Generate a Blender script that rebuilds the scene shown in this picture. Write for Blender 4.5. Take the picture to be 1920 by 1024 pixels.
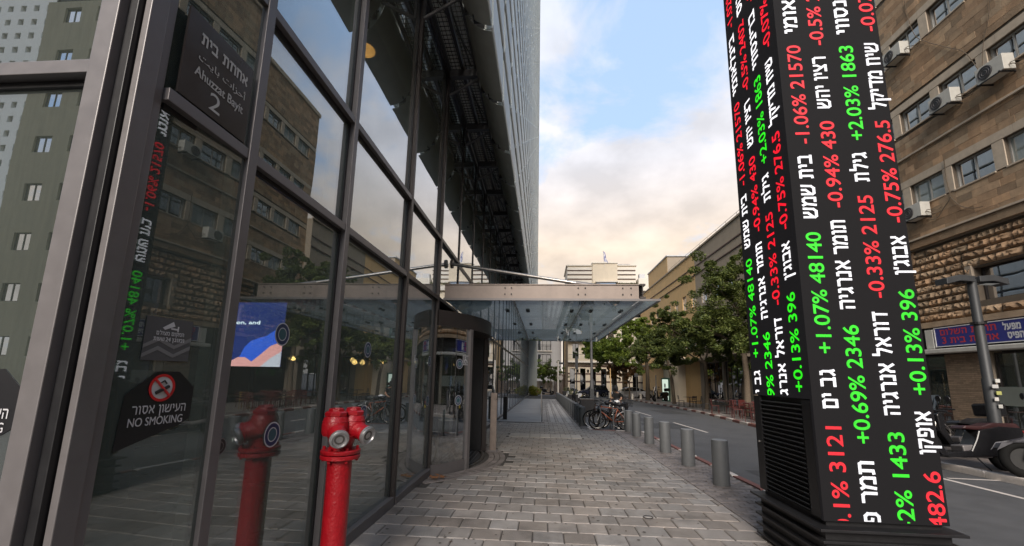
import bpy, bmesh, math, random
from mathutils import Vector, Matrix
random.seed(7)
R_ = math.radians
S = bpy.context.scene
C = S.collection
for o in list(bpy.data.objects): bpy.data.objects.remove(o)

# ------------------------------------------------------------------ camera
EYE = Vector((0, 0, 1.65)); FPX = 770.0
_s = Vector((58, -129, -FPX)).normalized()
_u = Vector((90, 4636, -FPX)); _u -= _s*_s.dot(_u); _u.normalize()
_x = _s.cross(_u)
cam = bpy.data.objects.new('camera', bpy.data.cameras.new('camera')); C.objects.link(cam)
cam.data.sensor_width = 36; cam.data.lens = FPX/1920*36; cam.data.shift_y = 66/1920
cam.data.clip_start = .05; cam.data.clip_end = 2500
cam.matrix_world = Matrix(((_x[0], _x[1], _x[2], EYE[0]), (_s[0], _s[1], _s[2], EYE[1]), (_u[0], _u[1], _u[2], EYE[2]), (0, 0, 0, 1)))
S.camera = cam
def project(p):
    d = Vector(p)-EYE
    c = _x*d.x+_s*d.y+_u*d.z
    if c.z > -.1: return None
    return (960+FPX*c.x/-c.z, 578-FPX*c.y/-c.z, -c.z)

# ------------------------------------------------------------------ world, sun, exposure
SUN_EL, SUN_AZ = 32.0, 188.0      # behind the viewer, low
W = bpy.data.worlds.new('World'); S.world = W; W.use_nodes = True
nt = W.node_tree; nt.nodes.clear()
def N(t, **k):
    n = nt.nodes.new(t)
    for a, v in k.items(): setattr(n, a, v)
    return n
L = nt.links.new
out = N('ShaderNodeOutputWorld'); bg = N('ShaderNodeBackground'); bg.inputs[1].default_value = .088
sky = N('ShaderNodeTexSky', sky_type='NISHITA', sun_disc=False)
sky.sun_elevation = R_(SUN_EL); sky.sun_rotation = R_(SUN_AZ); sky.altitude = 30; sky.air_density = 1.2; sky.dust_density = 1.2
tc = N('ShaderNodeTexCoord')
sep = N('ShaderNodeSeparateXYZ'); L(tc.outputs['Generated'], sep.inputs[0])
# cloud layer: direction projected on a high plane
mx = N('ShaderNodeMath', operation='MAXIMUM'); L(sep.outputs[2], mx.inputs[0]); mx.inputs[1].default_value = 0.0
ad = N('ShaderNodeMath', operation='ADD'); L(mx.outputs[0], ad.inputs[0]); ad.inputs[1].default_value = .42
dv = N('ShaderNodeVectorMath', operation='DIVIDE'); cmb = N('ShaderNodeCombineXYZ')
for i in range(3): L(ad.outputs[0], cmb.inputs[i])
L(tc.outputs['Generated'], dv.inputs[0]); L(cmb.outputs[0], dv.inputs[1])
mp = N('ShaderNodeMapping'); mp.inputs['Location'].default_value = (3.1, 1.72, 0.4); mp.inputs['Scale'].default_value = (1, 1, 1.3)
L(dv.outputs[0], mp.inputs[0])
n1 = N('ShaderNodeTexNoise'); n1.inputs['Scale'].default_value = 2.6; n1.inputs['Detail'].default_value = 9; n1.inputs['Roughness'].default_value = .60; n1.inputs['Distortion'].default_value = .25
L(mp.outputs[0], n1.inputs[0])
# more cloud towards the horizon
h1 = N('ShaderNodeMapRange'); L(sep.outputs[2], h1.inputs[0])
h1.inputs[1].default_value = .05; h1.inputs[2].default_value = .62; h1.inputs[3].default_value = .19; h1.inputs[4].default_value = -.02
sm = N('ShaderNodeMath', operation='ADD'); L(n1.outputs[0], sm.inputs[0]); L(h1.outputs[0], sm.inputs[1])
def blob(d, amp, w):   # a cloud bank (or a clear gap) in one direction of the sky
    global sm
    dp = N('ShaderNodeVectorMath', operation='DOT_PRODUCT'); L(tc.outputs['Generated'], dp.inputs[0]); dp.inputs[1].default_value = Vector(d).normalized()
    mr = N('ShaderNodeMapRange', interpolation_type='SMOOTHSTEP'); L(dp.outputs['Value'], mr.inputs[0]); mr.inputs[1].default_value = math.cos(R_(w)); mr.inputs[2].default_value = 1; mr.inputs[3].default_value = 0; mr.inputs[4].default_value = amp
    s2 = N('ShaderNodeMath', operation='ADD'); L(sm.outputs[0], s2.inputs[0]); L(mr.outputs[0], s2.inputs[1]); sm = s2
blob((.13, .92, .35), .20, 13); blob((.03, .77, .63), .17, 12); blob((.33, .80, .50), .13, 12); blob((.20, .79, .58), -.12, 11)
cr = N('ShaderNodeValToRGB'); L(sm.outputs[0], cr.inputs[0])
cr.color_ramp.elements[0].position = .485; cr.color_ramp.elements[0].color = (0, 0, 0, 1)
cr.color_ramp.elements[1].position = .635; cr.color_ramp.elements[1].color = (.93, .93, .93, 1)
# cloud colour: peach low, white high
ch = N('ShaderNodeValToRGB'); L(sep.outputs[2], ch.inputs[0])
e = ch.color_ramp.elements
e[0].position = 0.0; e[0].color = (.80, .70, .60, 1); e[1].position = .75; e[1].color = (.76, .80, .90, 1)
a = e.new(.30); a.color = (.92, .75, .585, 1); b = e.new(.48); b.color = (.82, .80, .83, 1)
n2 = N('ShaderNodeTexNoise'); n2.inputs['Scale'].default_value = 5; n2.inputs['Detail'].default_value = 5; L(mp.outputs[0], n2.inputs[0])
mr2 = N('ShaderNodeMapRange'); L(n2.outputs[0], mr2.inputs[0]); mr2.inputs[1].default_value = .36; mr2.inputs[2].default_value = .64; mr2.inputs[3].default_value = 4.7; mr2.inputs[4].default_value = 6.4
vm = N('ShaderNodeVectorMath', operation='SCALE'); L(ch.outputs[0], vm.inputs[0]); L(mr2.outputs[0], vm.inputs['Scale'])
skm = N('ShaderNodeMixRGB', blend_type='MIX'); skm.inputs[0].default_value = .72
L(sky.outputs[0], skm.inputs[1]); skm.inputs[2].default_value = (3.0, 4.1, 5.8, 1)
mixc = N('ShaderNodeMixRGB'); L(cr.outputs[0], mixc.inputs[0]); L(skm.outputs[0], mixc.inputs[1]); L(vm.outputs[0], mixc.inputs[2])
L(mixc.outputs[0], bg.inputs[0]); L(bg.outputs[0], out.inputs[0])

sun = bpy.data.objects.new('sun', bpy.data.lights.new('sun', 'SUN')); C.objects.link(sun)
sun.data.energy = 2.2; sun.data.angle = R_(30); sun.data.color = (1, .90, .79)
_az = R_(SUN_AZ); sd = Vector((math.sin(_az)*math.cos(R_(SUN_EL)), math.cos(_az)*math.cos(R_(SUN_EL)), math.sin(R_(SUN_EL))))
sun.rotation_euler = sd.to_track_quat('Z', 'Y').to_euler()
S.view_settings.view_transform = 'Standard'; S.view_settings.look = 'None'; S.view_settings.gamma = 1
S.view_settings.use_curve_mapping = False; S.view_settings.exposure = 1.25
S.cycles.max_bounces = 9; S.cycles.diffuse_bounces = 4; S.cycles.glossy_bounces = 5; S.cycles.transparent_max_bounces = 14
S.cycles.caustics_reflective = False; S.cycles.caustics_refractive = False
S.cycles.sample_clamp_indirect = 4

# ------------------------------------------------------------------ materials
MATS = {}
def M(name, col, rough=.6, metal=0.0, var=.15, scale=4.0, rnd=0.0, bump=0.0, bscale=40.0, emit=None, es=1.0, spec=.5, streak=0.0, stain=0.0, hue=None, tr=0.0):
    if name in MATS: return MATS[name]
    m = bpy.data.materials.new(name); m.use_nodes = True; t = m.node_tree; b = t.nodes['Principled BSDF']
    n = lambda ty: t.nodes.new(ty); l = t.links.new
    b.inputs['Roughness'].default_value = rough; b.inputs['Metallic'].default_value = metal
    b.inputs['Specular IOR Level'].default_value = spec
    geo = n('ShaderNodeNewGeometry'); pos = geo.outputs['Position']
    base = n('ShaderNodeRGB'); base.outputs[0].default_value = (*col, 1); cur = base.outputs[0]
    fac = None
    def mulfac(sock, lo, hi):
        nonlocal fac
        mr = n('ShaderNodeMapRange'); l(sock, mr.inputs[0]); mr.inputs[3].default_value = lo; mr.inputs[4].default_value = hi
        if fac is None: fac = mr.outputs[0]
        else:
            mm = n('ShaderNodeMath'); mm.operation = 'MULTIPLY'; l(fac, mm.inputs[0]); l(mr.outputs[0], mm.inputs[1]); fac = mm.outputs[0]
    if var:
        nz = n('ShaderNodeTexNoise'); nz.inputs['Scale'].default_value = scale; nz.inputs['Detail'].default_value = 8; nz.inputs['Roughness'].default_value = .65; l(pos, nz.inputs[0])
        mulfac(nz.outputs[0], 1-var*1.6, 1+var*1.6)
        if rough < .9:
            rr = n('ShaderNodeMapRange'); l(nz.outputs[0], rr.inputs[0]); rr.inputs[3].default_value = max(.02, rough-.12); rr.inputs[4].default_value = min(1, rough+.12); l(rr.outputs[0], b.inputs['Roughness'])
    if streak:
        mpp = n('ShaderNodeMapping'); mpp.inputs['Scale'].default_value = (3, 3, .25); l(pos, mpp.inputs[0])
        nz = n('ShaderNodeTexNoise'); nz.inputs['Scale'].default_value = 1.5; nz.inputs['Detail'].default_value = 6; l(mpp.outputs[0], nz.inputs[0]); mulfac(nz.outputs[0], 1-streak, 1+streak)
    if stain:
        nz = n('ShaderNodeTexNoise'); nz.inputs['Scale'].default_value = .9; nz.inputs['Detail'].default_value = 10; nz.inputs['Roughness'].default_value = .7; l(pos, nz.inputs[0])
        rp = n('ShaderNodeValToRGB'); l(nz.outputs[0], rp.inputs[0]); rp.color_ramp.elements[0].position = .36; rp.color_ramp.elements[1].position = .52; mulfac(rp.outputs[0], 1-stain, 1)
    if rnd:
        oi = n('ShaderNodeObjectInfo'); aa = n('ShaderNodeMath'); aa.operation = 'ADD'; l(oi.outputs['Random'], aa.inputs[0]); l(geo.outputs['Random Per Island'], aa.inputs[1])
        fr = n('ShaderNodeMath'); fr.operation = 'FRACT'; l(aa.outputs[0], fr.inputs[0]); mulfac(fr.outputs[0], 1-rnd, 1+rnd)
        if hue:
            mh = n('ShaderNodeMixRGB'); wn = n('ShaderNodeTexWhiteNoise'); wn.noise_dimensions = '1D'; l(fr.outputs[0], wn.inputs['W'])
            l(wn.outputs[0], mh.inputs[0]); l(cur, mh.inputs[1]); mh.inputs[2].default_value = (*hue, 1); cur = mh.outputs[0]
    if fac is not None:
        v = n('ShaderNodeVectorMath'); v.operation = 'SCALE'; l(cur, v.inputs[0]); l(fac, v.inputs['Scale']); cur = v.outputs[0]
    l(cur, b.inputs['Base Color'])
    if bump:
        nb = n('ShaderNodeTexNoise'); nb.inputs['Scale'].default_value = bscale; nb.inputs['Detail'].default_value = 6; l(pos, nb.inputs[0])
        bp = n('ShaderNodeBump'); bp.inputs['Strength'].default_value = bump; bp.inputs['Distance'].default_value = .02; l(nb.outputs[0], bp.inputs['Height']); l(bp.outputs[0], b.inputs['Normal'])
    if emit:
        b.inputs['Emission Color'].default_value = (*emit, 1); b.inputs['Emission Strength'].default_value = es
    if tr:
        b.inputs['Transmission Weight'].default_value = tr
    MATS[name] = m; return m
def glass(name, tint, lo, hi, rough=0.0, refl=(.92, .95, 1), wob=0.0, pwr=1.0, dust=0.0, glow=False, dcol=(.36, .43, .39)):
    m = bpy.data.materials.new(name); m.use_nodes = True; t = m.node_tree; t.nodes.clear()
    n = lambda ty: t.nodes.new(ty); l = t.links.new
    o = n('ShaderNodeOutputMaterial'); mi = n('ShaderNodeMixShader'); tr = n('ShaderNodeBsdfTransparent'); gl = n('ShaderNodeBsdfGlossy')
    tr.inputs[0].default_value = (*tint, 1); gl.inputs[0].default_value = (*refl, 1); gl.inputs['Roughness'].default_value = rough
    lw = n('ShaderNodeLayerWeight'); lw.inputs[0].default_value = .5
    mr = n('ShaderNodeMapRange'); pw = n('ShaderNodeMath'); pw.operation = 'POWER'; l(lw.outputs['Facing'], pw.inputs[0]); pw.inputs[1].default_value = pwr; l(pw.outputs[0], mr.inputs[0]); mr.inputs[3].default_value = lo; mr.inputs[4].default_value = hi
    if wob:
        g = n('ShaderNodeNewGeometry'); nz = n('ShaderNodeTexNoise'); nz.inputs['Scale'].default_value = .9; nz.inputs['Detail'].default_value = 1; l(g.outputs['Position'], nz.inputs[0])
        bp = n('ShaderNodeBump'); bp.inputs['Strength'].default_value = wob; bp.inputs['Distance'].default_value = .01; l(nz.outputs[0], bp.inputs['Height']); l(bp.outputs[0], gl.inputs['Normal'])
    l(mr.outputs[0], mi.inputs[0]); l(tr.outputs[0], mi.inputs[1]); l(gl.outputs[0], mi.inputs[2])
    if dust:   # dusty film on the pane
        df = n('ShaderNodeBsdfTranslucent' if glow else 'ShaderNodeBsdfDiffuse'); df.inputs[0].default_value = (*dcol, 1); m2 = n('ShaderNodeMixShader'); g2 = n('ShaderNodeNewGeometry')
        dn = n('ShaderNodeTexNoise'); dn.inputs['Scale'].default_value = 1.3; dn.inputs['Detail'].default_value = 8; l(g2.outputs['Position'], dn.inputs[0])
        dm = n('ShaderNodeMapRange'); l(dn.outputs[0], dm.inputs[0]); dm.inputs[3].default_value = dust*.4; dm.inputs[4].default_value = dust*1.6
        l(dm.outputs[0], m2.inputs[0]); l(mi.outputs[0], m2.inputs[1]); l(df.outputs[0], m2.inputs[2]); l(m2.outputs[0], o.inputs[0])
    else: l(mi.outputs[0], o.inputs[0])
    return m
def emis(name, col, s):
    m = bpy.data.materials.new(name); m.use_nodes = True; t = m.node_tree; b = t.nodes['Principled BSDF']
    b.inputs['Base Color'].default_value = (.02, .02, .02, 1); b.inputs['Emission Color'].default_value = (*col, 1); b.inputs['Emission Strength'].default_value = s
    return m
m_glass = glass('curtain_glass', (.60, .66, .62), .02, 1.3, wob=.16, pwr=2.3, dust=.12)
m_glass_c = glass('corner_glass', (.60, .66, .62), .08, 1.1, wob=.05, pwr=2.2, dust=.14)
m_glass_e = glass('end_glass', (.60, .66, .62), .48, 1.0, wob=.14, pwr=2.0, dust=.06)
m_glass2 = glass('door_glass', (.72, .76, .74), .12, .9)
m_winp = glass('window_glass_pale', (.2, .22, .22), .25, .9, wob=.2, dust=.55, dcol=(.36, .41, .39))
m_canopy = glass('canopy_glass', (.50, .56, .56), .18, .80, dust=.24, glow=True, dcol=(.62, .68, .68))
m_win = glass('window_glass', (.10, .12, .13), .30, .95, wob=.25)
m_alu = M('dark_aluminium', (.15, .14, .142), .45, .3, .12, 9)
m_black = M('black_metal', (.018, .018, .02), .45, .3, .2, 12)
m_bronze = M('dark_bronze_frame', (.055, .047, .045), .45, .5, .15, 9)
m_steel = M('brushed_steel', (.36, .34, .32), .35, .9, .15, 14)
m_beam = M('canopy_beam_metal', (.23, .19, .168), .5, .35, .2, 5, streak=.15, stain=.15)
m_paver = M('concrete_paver', (.245, .213, .19), .36, 0, .26, 7, rnd=.18, bump=.5, bscale=120, stain=.4, hue=(.25, .235, .225))
m_joint = M('joint_sand', (.045, .04, .036), .9, 0, .3, 20)
m_sett = M('small_sett', (.19, .165, .155), .55, 0, .22, 9, rnd=.25, bump=.5, bscale=110, stain=.25)
m_asphalt = M('road_asphalt', (.085, .085, .088), .75, 0, .25, 3, bump=.6, bscale=160, stain=.2)
m_ground = M('city_ground', (.12, .11, .10), .9, 0, .3, .5)
m_conc = M('smooth_concrete', (.29, .275, .26), .55, 0, .14, 3, stain=.2, bump=.2, bscale=90)
m_lightslab = M('pale_slab', (.43, .40, .37), .5, 0, .14, 6, rnd=.1)
m_kred = M('kerb_red', (.19, .075, .06), .7, 0, .3, 9)
m_kwhite = M('kerb_white', (.55, .50, .46), .7, 0, .25, 9)
m_bollard = M('bollard_grey_paint', (.105, .110, .114), .6, 0, .14, 12, streak=.08)
m_red = M('hydrant_red', (.30, .004, .010), .38, 0, .22, 14, bump=.35, bscale=45, stain=.3)
m_led = M('led_panel_face', (.0055, .0052, .0056), .7, 0, .1, 60, emit=(.9, .85, .95), es=.004, spec=.12)
def led(name, col, st):
    m = emis(name, col, st); t = m.node_tree; b = t.nodes['Principled BSDF']; n = t.nodes.new; l = t.links.new
    g = n('ShaderNodeNewGeometry'); sc_ = n('ShaderNodeVectorMath'); sc_.operation = 'SCALE'; sc_.inputs['Scale'].default_value = 6.25; l(g.outputs['Position'], sc_.inputs[0])
    fl = n('ShaderNodeVectorMath'); fl.operation = 'FLOOR'; l(sc_.outputs[0], fl.inputs[0]); w = n('ShaderNodeTexWhiteNoise'); l(fl.outputs[0], w.inputs[0])
    f2 = n('ShaderNodeTexNoise'); f2.inputs['Scale'].default_value = 160; l(g.outputs['Position'], f2.inputs[0])
    a = n('ShaderNodeMapRange'); l(w.outputs[0], a.inputs[0]); a.inputs[3].default_value = st*.80; a.inputs[4].default_value = st*1.05
    c = n('ShaderNodeMapRange'); l(f2.outputs[0], c.inputs[0]); c.inputs[1].default_value = .3; c.inputs[2].default_value = .7; c.inputs[3].default_value = .6; c.inputs[4].default_value = 1.2
    mu = n('ShaderNodeMath'); mu.operation = 'MULTIPLY'; l(a.outputs[0], mu.inputs[0]); l(c.outputs[0], mu.inputs[1]); l(mu.outputs[0], b.inputs['Emission Strength']); return m
m_lred = led('led_red', (1, .003, .022), .56); m_lgreen = led('led_green', (.025, 1, .010), .50); m_lwhite = led('led_white', (1, .97, 1), .66)
m_stone = M('golden_limestone', (.40, .255, .15), .85, 0, .30, 3, rnd=.30, bump=.7, bscale=30, streak=.20, hue=(.34, .25, .165), stain=.12)
m_band = M('pale_stone_band', (.50, .42, .33), .8, 0, .16, 5, streak=.18)
m_mortar = M('mortar', (.13, .105, .08), .95, 0, .2, 6)
m_alwin = M('aluminium_window', (.42, .41, .38), .5, .2, .1, 6)
m_ac = M('aged_white_plastic', (.50, .49, .45), .5, 0, .12, 8, streak=.1)
m_dark = M('dark_interior', (.02, .018, .017), .9, 0, .3, 4)
m_ochre = M('ochre_plaster', (.70, .46, .22), .85, 0, .08, 1.5, streak=.08)
m_greypl = M('beige_plaster', (.33, .275, .215), .85, 0, .1, 1.5, streak=.1)
m_cream = M('cream_plaster', (.66, .575, .45), .85, 0, .08, 1.5, streak=.07)
m_creamw = M('cream_stone_trim', (.72, .67, .59), .8, 0, .08, 3)
m_white = M('white_plaster', (.55, .55, .56), .85, 0, .07, 2, streak=.07)
m_brownband = M('brown_band', (.09, .05, .04), .8, 0, .2, 5)
m_bark = M('tree_bark', (.11, .085, .06), .9, 0, .35, 14, bump=.8, bscale=30)
m_txt = M('sign_white_print', (.62, .61, .6), .6, 0, 0, es=0)

# ------------------------------------------------------------------ mesh helpers
WL = {}
def link(o): C.objects.link(o); return o
def tag(o, label=None, cat=None, group=None, kind=None):
    if label: o['label'] = label
    if cat: o['category'] = cat
    if group: o['group'] = group
    if kind: o['kind'] = kind
    return o
def thing(name, label, cat, loc=(0, 0, 0), group=None, rz=0.0):
    o = link(bpy.data.objects.new(name, None)); o.location = loc; o.rotation_euler = (0, 0, rz); o.empty_display_size = .3
    WL[o] = Vector(loc); return tag(o, label, cat, group)
class MB:
    def __init__(s): s.v = []; s.f = []; s.sm = False
    def add(s, vs, fs):
        b = len(s.v); s.v += [tuple(p) for p in vs]; s.f += [tuple(i+b for i in f) for f in fs]; return s
    def box(s, x0, x1, y0, y1, z0, z1):
        return s.add([(x0, y0, z0), (x1, y0, z0), (x1, y1, z0), (x0, y1, z0), (x0, y0, z1), (x1, y0, z1), (x1, y1, z1), (x0, y1, z1)],
                     [(0, 3, 2, 1), (4, 5, 6, 7), (0, 1, 5, 4), (1, 2, 6, 5), (2, 3, 7, 6), (3, 0, 4, 7)])
    def cbox(s, c, d, rz=0.0, rx=0.0, ry=0.0):
        m = Matrix.Translation(c) @ Matrix.Rotation(rz, 4, 'Z') @ Matrix.Rotation(ry, 4, 'Y') @ Matrix.Rotation(rx, 4, 'X')
        hx, hy, hz = d[0]/2, d[1]/2, d[2]/2
        vs = [m @ Vector(p) for p in [(-hx, -hy, -hz), (hx, -hy, -hz), (hx, hy, -hz), (-hx, hy, -hz), (-hx, -hy, hz), (hx, -hy, hz), (hx, hy, hz), (-hx, hy, hz)]]
        return s.add(vs, [(0, 3, 2, 1), (4, 5, 6, 7), (0, 1, 5, 4), (1, 2, 6, 5), (2, 3, 7, 6), (3, 0, 4, 7)])
    def quad(s, *p): return s.add(p, [tuple(range(len(p)))])
    def cyl(s, a, b, r0, r1=None, n=12, cap=True):
        r1 = r0 if r1 is None else r1; a = Vector(a); b = Vector(b); d = (b-a).normalized()
        u = d.orthogonal().normalized(); w = d.cross(u)
        vs = []
        for c, r in ((a, r0), (b, r1)):
            for i in range(n):
                t = 2*math.pi*i/n; vs.append(c+u*math.cos(t)*r+w*math.sin(t)*r)
        fs = [(i, (i+1) % n, n+(i+1) % n, n+i) for i in range(n)]
        if cap: fs += [tuple(range(n-1, -1, -1)), tuple(range(n, 2*n))]
        return s.add(vs, fs)
    def tube(s, pts, r, n=8):
        pts = [Vector(p) for p in pts]
        rs = r if isinstance(r, (list, tuple)) else [r]*len(pts)
        u = None; vs = []
        for i, p in enumerate(pts):
            d = (pts[min(i+1, len(pts)-1)]-pts[max(i-1, 0)]).normalized()
            u = d.orthogonal().normalized() if u is None else (u-d*u.dot(d)).normalized()
            w = d.cross(u)
            for k in range(n):
                t = 2*math.pi*k/n; vs.append(p+(u*math.cos(t)+w*math.sin(t))*rs[i])
        fs = []
        for i in range(len(pts)-1):
            for k in range(n): fs.append((i*n+k, i*n+(k+1) % n, (i+1)*n+(k+1) % n, (i+1)*n+k))
        fs += [tuple(range(n-1, -1, -1)), tuple(range((len(pts)-1)*n, len(pts)*n))]
        return s.add(vs, fs)
    def lathe(s, prof, o=(0, 0, 0), n=24, axis=None):
        o = Vector(o); q = Vector(axis).to_track_quat('Z', 'Y') if axis is not None else None
        vs = []
        for r, z in prof:
            for k in range(n):
                t = 2*math.pi*k/n; p = Vector((r*math.cos(t), r*math.sin(t), z))
                vs.append(o+(q @ p if q else p))
        fs = [(i*n+k, i*n+(k+1) % n, (i+1)*n+(k+1) % n, (i+1)*n+k) for i in range(len(prof)-1) for k in range(n)]
        fs += [tuple(range(n-1, -1, -1)), tuple(range((len(prof)-1)*n, len(prof)*n))]
        return s.add(vs, fs)
    def torus(s, c, axis, R, r, n=24, k=8, t0=0, t1=2*math.pi):
        c = Vector(c); q = Vector(axis).to_track_quat('Z', 'Y'); pts = []; full = abs(t1-t0-2*math.pi) < 1e-4
        vs = []; m = n if full else n+1
        for i in range(m):
            t = t0+(t1-t0)*i/n
            for j in range(k):
                p = 2*math.pi*j/k; vs.append(c+q @ Vector(((R+r*math.cos(p))*math.cos(t), (R+r*math.cos(p))*math.sin(t), r*math.sin(p))))
        fs = []
        for i in range(n):
            for j in range(k): fs.append((i*k+j, ((i+1) % m)*k+j, ((i+1) % m)*k+(j+1) % k, i*k+(j+1) % k))
        return s.add(vs, fs)
    def prism(s, poly, d, o=(0, 0, 0), ax='y'):
        # poly in (a,b) plane extruded along ax by d
        n = len(poly); o = Vector(o); f = {'y': lambda a, b, t: (a, t, b), 'x': lambda a, b, t: (t, a, b), 'z': lambda a, b, t: (a, b, t)}[ax]
        vs = [o+Vector(f(a, b, t)) for t in (0, d) for a, b in poly]
        return s.add(vs, [tuple(range(n)), tuple(range(2*n-1, n-1, -1))]+[(i, i+n, (i+1) % n+n, (i+1) % n) for i in range(n)])
    def mesh(s, name, off=(0, 0, 0)):
        me = bpy.data.meshes.new(name); me.from_pydata([(p[0]-off[0], p[1]-off[1], p[2]-off[2]) for p in s.v], [], s.f); me.update()
        if s.sm:
            bm = bmesh.new(); bm.from_mesh(me); bmesh.ops.recalc_face_normals(bm, faces=bm.faces)
            for f in bm.faces: f.smooth = len(f.verts) <= 4
            for ed in bm.edges:
                if len(ed.link_faces) == 2 and ed.calc_face_angle(0) > .7: ed.smooth = False
            bm.to_mesh(me); bm.free()
        return me
    def build(s, name, mat, parent=None, smooth=False, bevel=0, **kw):
        s.sm = smooth; off = WL.get(parent, Vector((0, 0, 0))); me = s.mesh(name, off); me.materials.append(mat)
        if not smooth:
            bm = bmesh.new(); bm.from_mesh(me); bmesh.ops.recalc_face_normals(bm, faces=bm.faces)
            if bevel: bmesh.ops.bevel(bm, geom=list(bm.edges), offset=bevel, segments=2, affect='EDGES', profile=.5)
            bm.to_mesh(me); bm.free()
        o = link(bpy.data.objects.new(name, me)); o.parent = parent; WL[o] = off
        return tag(o, **kw)
def inst(name, me, parent, loc, rot=(0, 0, 0), sc=(1, 1, 1)):
    o = link(bpy.data.objects.new(name, me)); o.parent = parent; o.location = Vector(loc)-WL.get(parent, Vector((0, 0, 0))); o.rotation_euler = rot; o.scale = sc
    return o
def copy_tree(o, parent=None, loc=None, rz=None, label=None, sc=None):
    c = o.copy(); link(c); c.parent = parent
    if loc is not None: c.location = loc
    if rz is not None: c.rotation_euler.z = rz
    if sc is not None: c.scale = (sc, sc, sc)
    if label: c['label'] = label
    for ch in o.children: copy_tree(ch, c)
    return c
def gz(y): return -.0165*max(0.0, min(y, 120)-6)
SLP = math.atan(.0165)

UNIT = {}
def unit_mesh(kind, mat):
    k = (kind, mat.name)
    if k in UNIT: return UNIT[k]
    mb = MB()
    if kind == 'box': mb.box(-.5, .5, -.5, .5, -.5, .5)
    elif kind == 'slab':   # worn top arris
        b = .028
        mb.add([(-.5, -.5, -.5), (.5, -.5, -.5), (.5, .5, -.5), (-.5, .5, -.5), (-.5, -.5, .3), (.5, -.5, .3), (.5, .5, .3), (-.5, .5, .3),
                (-.5+b, -.5+b, .5), (.5-b, -.5+b, .5), (.5-b, .5-b, .5), (-.5+b, .5-b, .5)],
               [(0, 1, 5, 4), (1, 2, 6, 5), (2, 3, 7, 6), (3, 0, 4, 7), (4, 5, 9, 8), (5, 6, 10, 9), (6, 7, 11, 10), (7, 4, 8, 11), (8, 9, 10, 11)])
    else:                  # rough hewn block, face toward -y
        rr = random.Random(hash(kind) % 99 if not kind[-1].isdigit() else int(kind[-1])*7+3)
        nx, nz = 7, 4; vs = []; 
        for j in range(nz+1):
            for i in range(nx+1):
                edge = i in (0, nx) or j in (0, nz)
                vs.append((-.5+i/nx, -.5+(.75 if edge else rr.uniform(-.35, .35)), -.5+j/nz))
        fs = [(j*(nx+1)+i, j*(nx+1)+i+1, (j+1)*(nx+1)+i+1, (j+1)*(nx+1)+i) for j in range(nz) for i in range(nx)]
        mb.add(vs, fs)
    me = mb.mesh('unit_'+kind); me.materials.append(mat); UNIT[k] = me; return me
def pieces(items, name, mat, parent, kinds=('box',), limit=300, minpx=7, fr=None, rx=0.0, mats=None, stuff_name=None):
    """items: (centre, size[, rotz[, kindindex]]) in the parent's frame. Largest in view become objects; the rest one mesh."""
    sc = []
    for it in items:
        w = fr @ Vector(it[0]) if fr is not None else Vector(it[0])
        p = project(w); a = 0
        if p and -60 < p[0] < 1980 and -60 < p[1] < 1084: a = FPX*max(it[1])/p[2]
        sc.append(a)
    order = sorted(range(len(items)), key=lambda i: -sc[i])
    rest = MB(); n = 0
    for r, i in enumerate(order):
        it = items[i]; c, d = it[0], it[1]; rz = it[2] if len(it) > 2 else 0; k = kinds[(it[3] if len(it) > 3 else i) % len(kinds)]
        rxx = it[4] if len(it) > 4 else rx
        if r < limit and sc[i] >= minpx:
            o = link(bpy.data.objects.new(name, unit_mesh(k, mat))); o.parent = parent
            off = WL.get(parent, Vector((0, 0, 0))) if fr is None else Vector((0, 0, 0))
            o.location = Vector(c)-off; o.rotation_euler = (rxx, 0, rz); o.scale = d; n += 1
        else:
            me = unit_mesh(k, mat); m = Matrix.Translation(c) @ Matrix.Rotation(rz, 4, 'Z') @ Matrix.Rotation(rxx, 4, 'X') @ Matrix.Diagonal((*d, 1))
            rest.add([m @ v.co for v in me.vertices], [tuple(f.vertices) for f in me.polygons])
    if rest.v:
        if fr is not None: save = WL.pop(parent, None)
        rest.build(stuff_name or name+'_field', mat, parent, kind='stuff')
        if fr is not None and save is not None: WL[parent] = save
    return n

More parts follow.
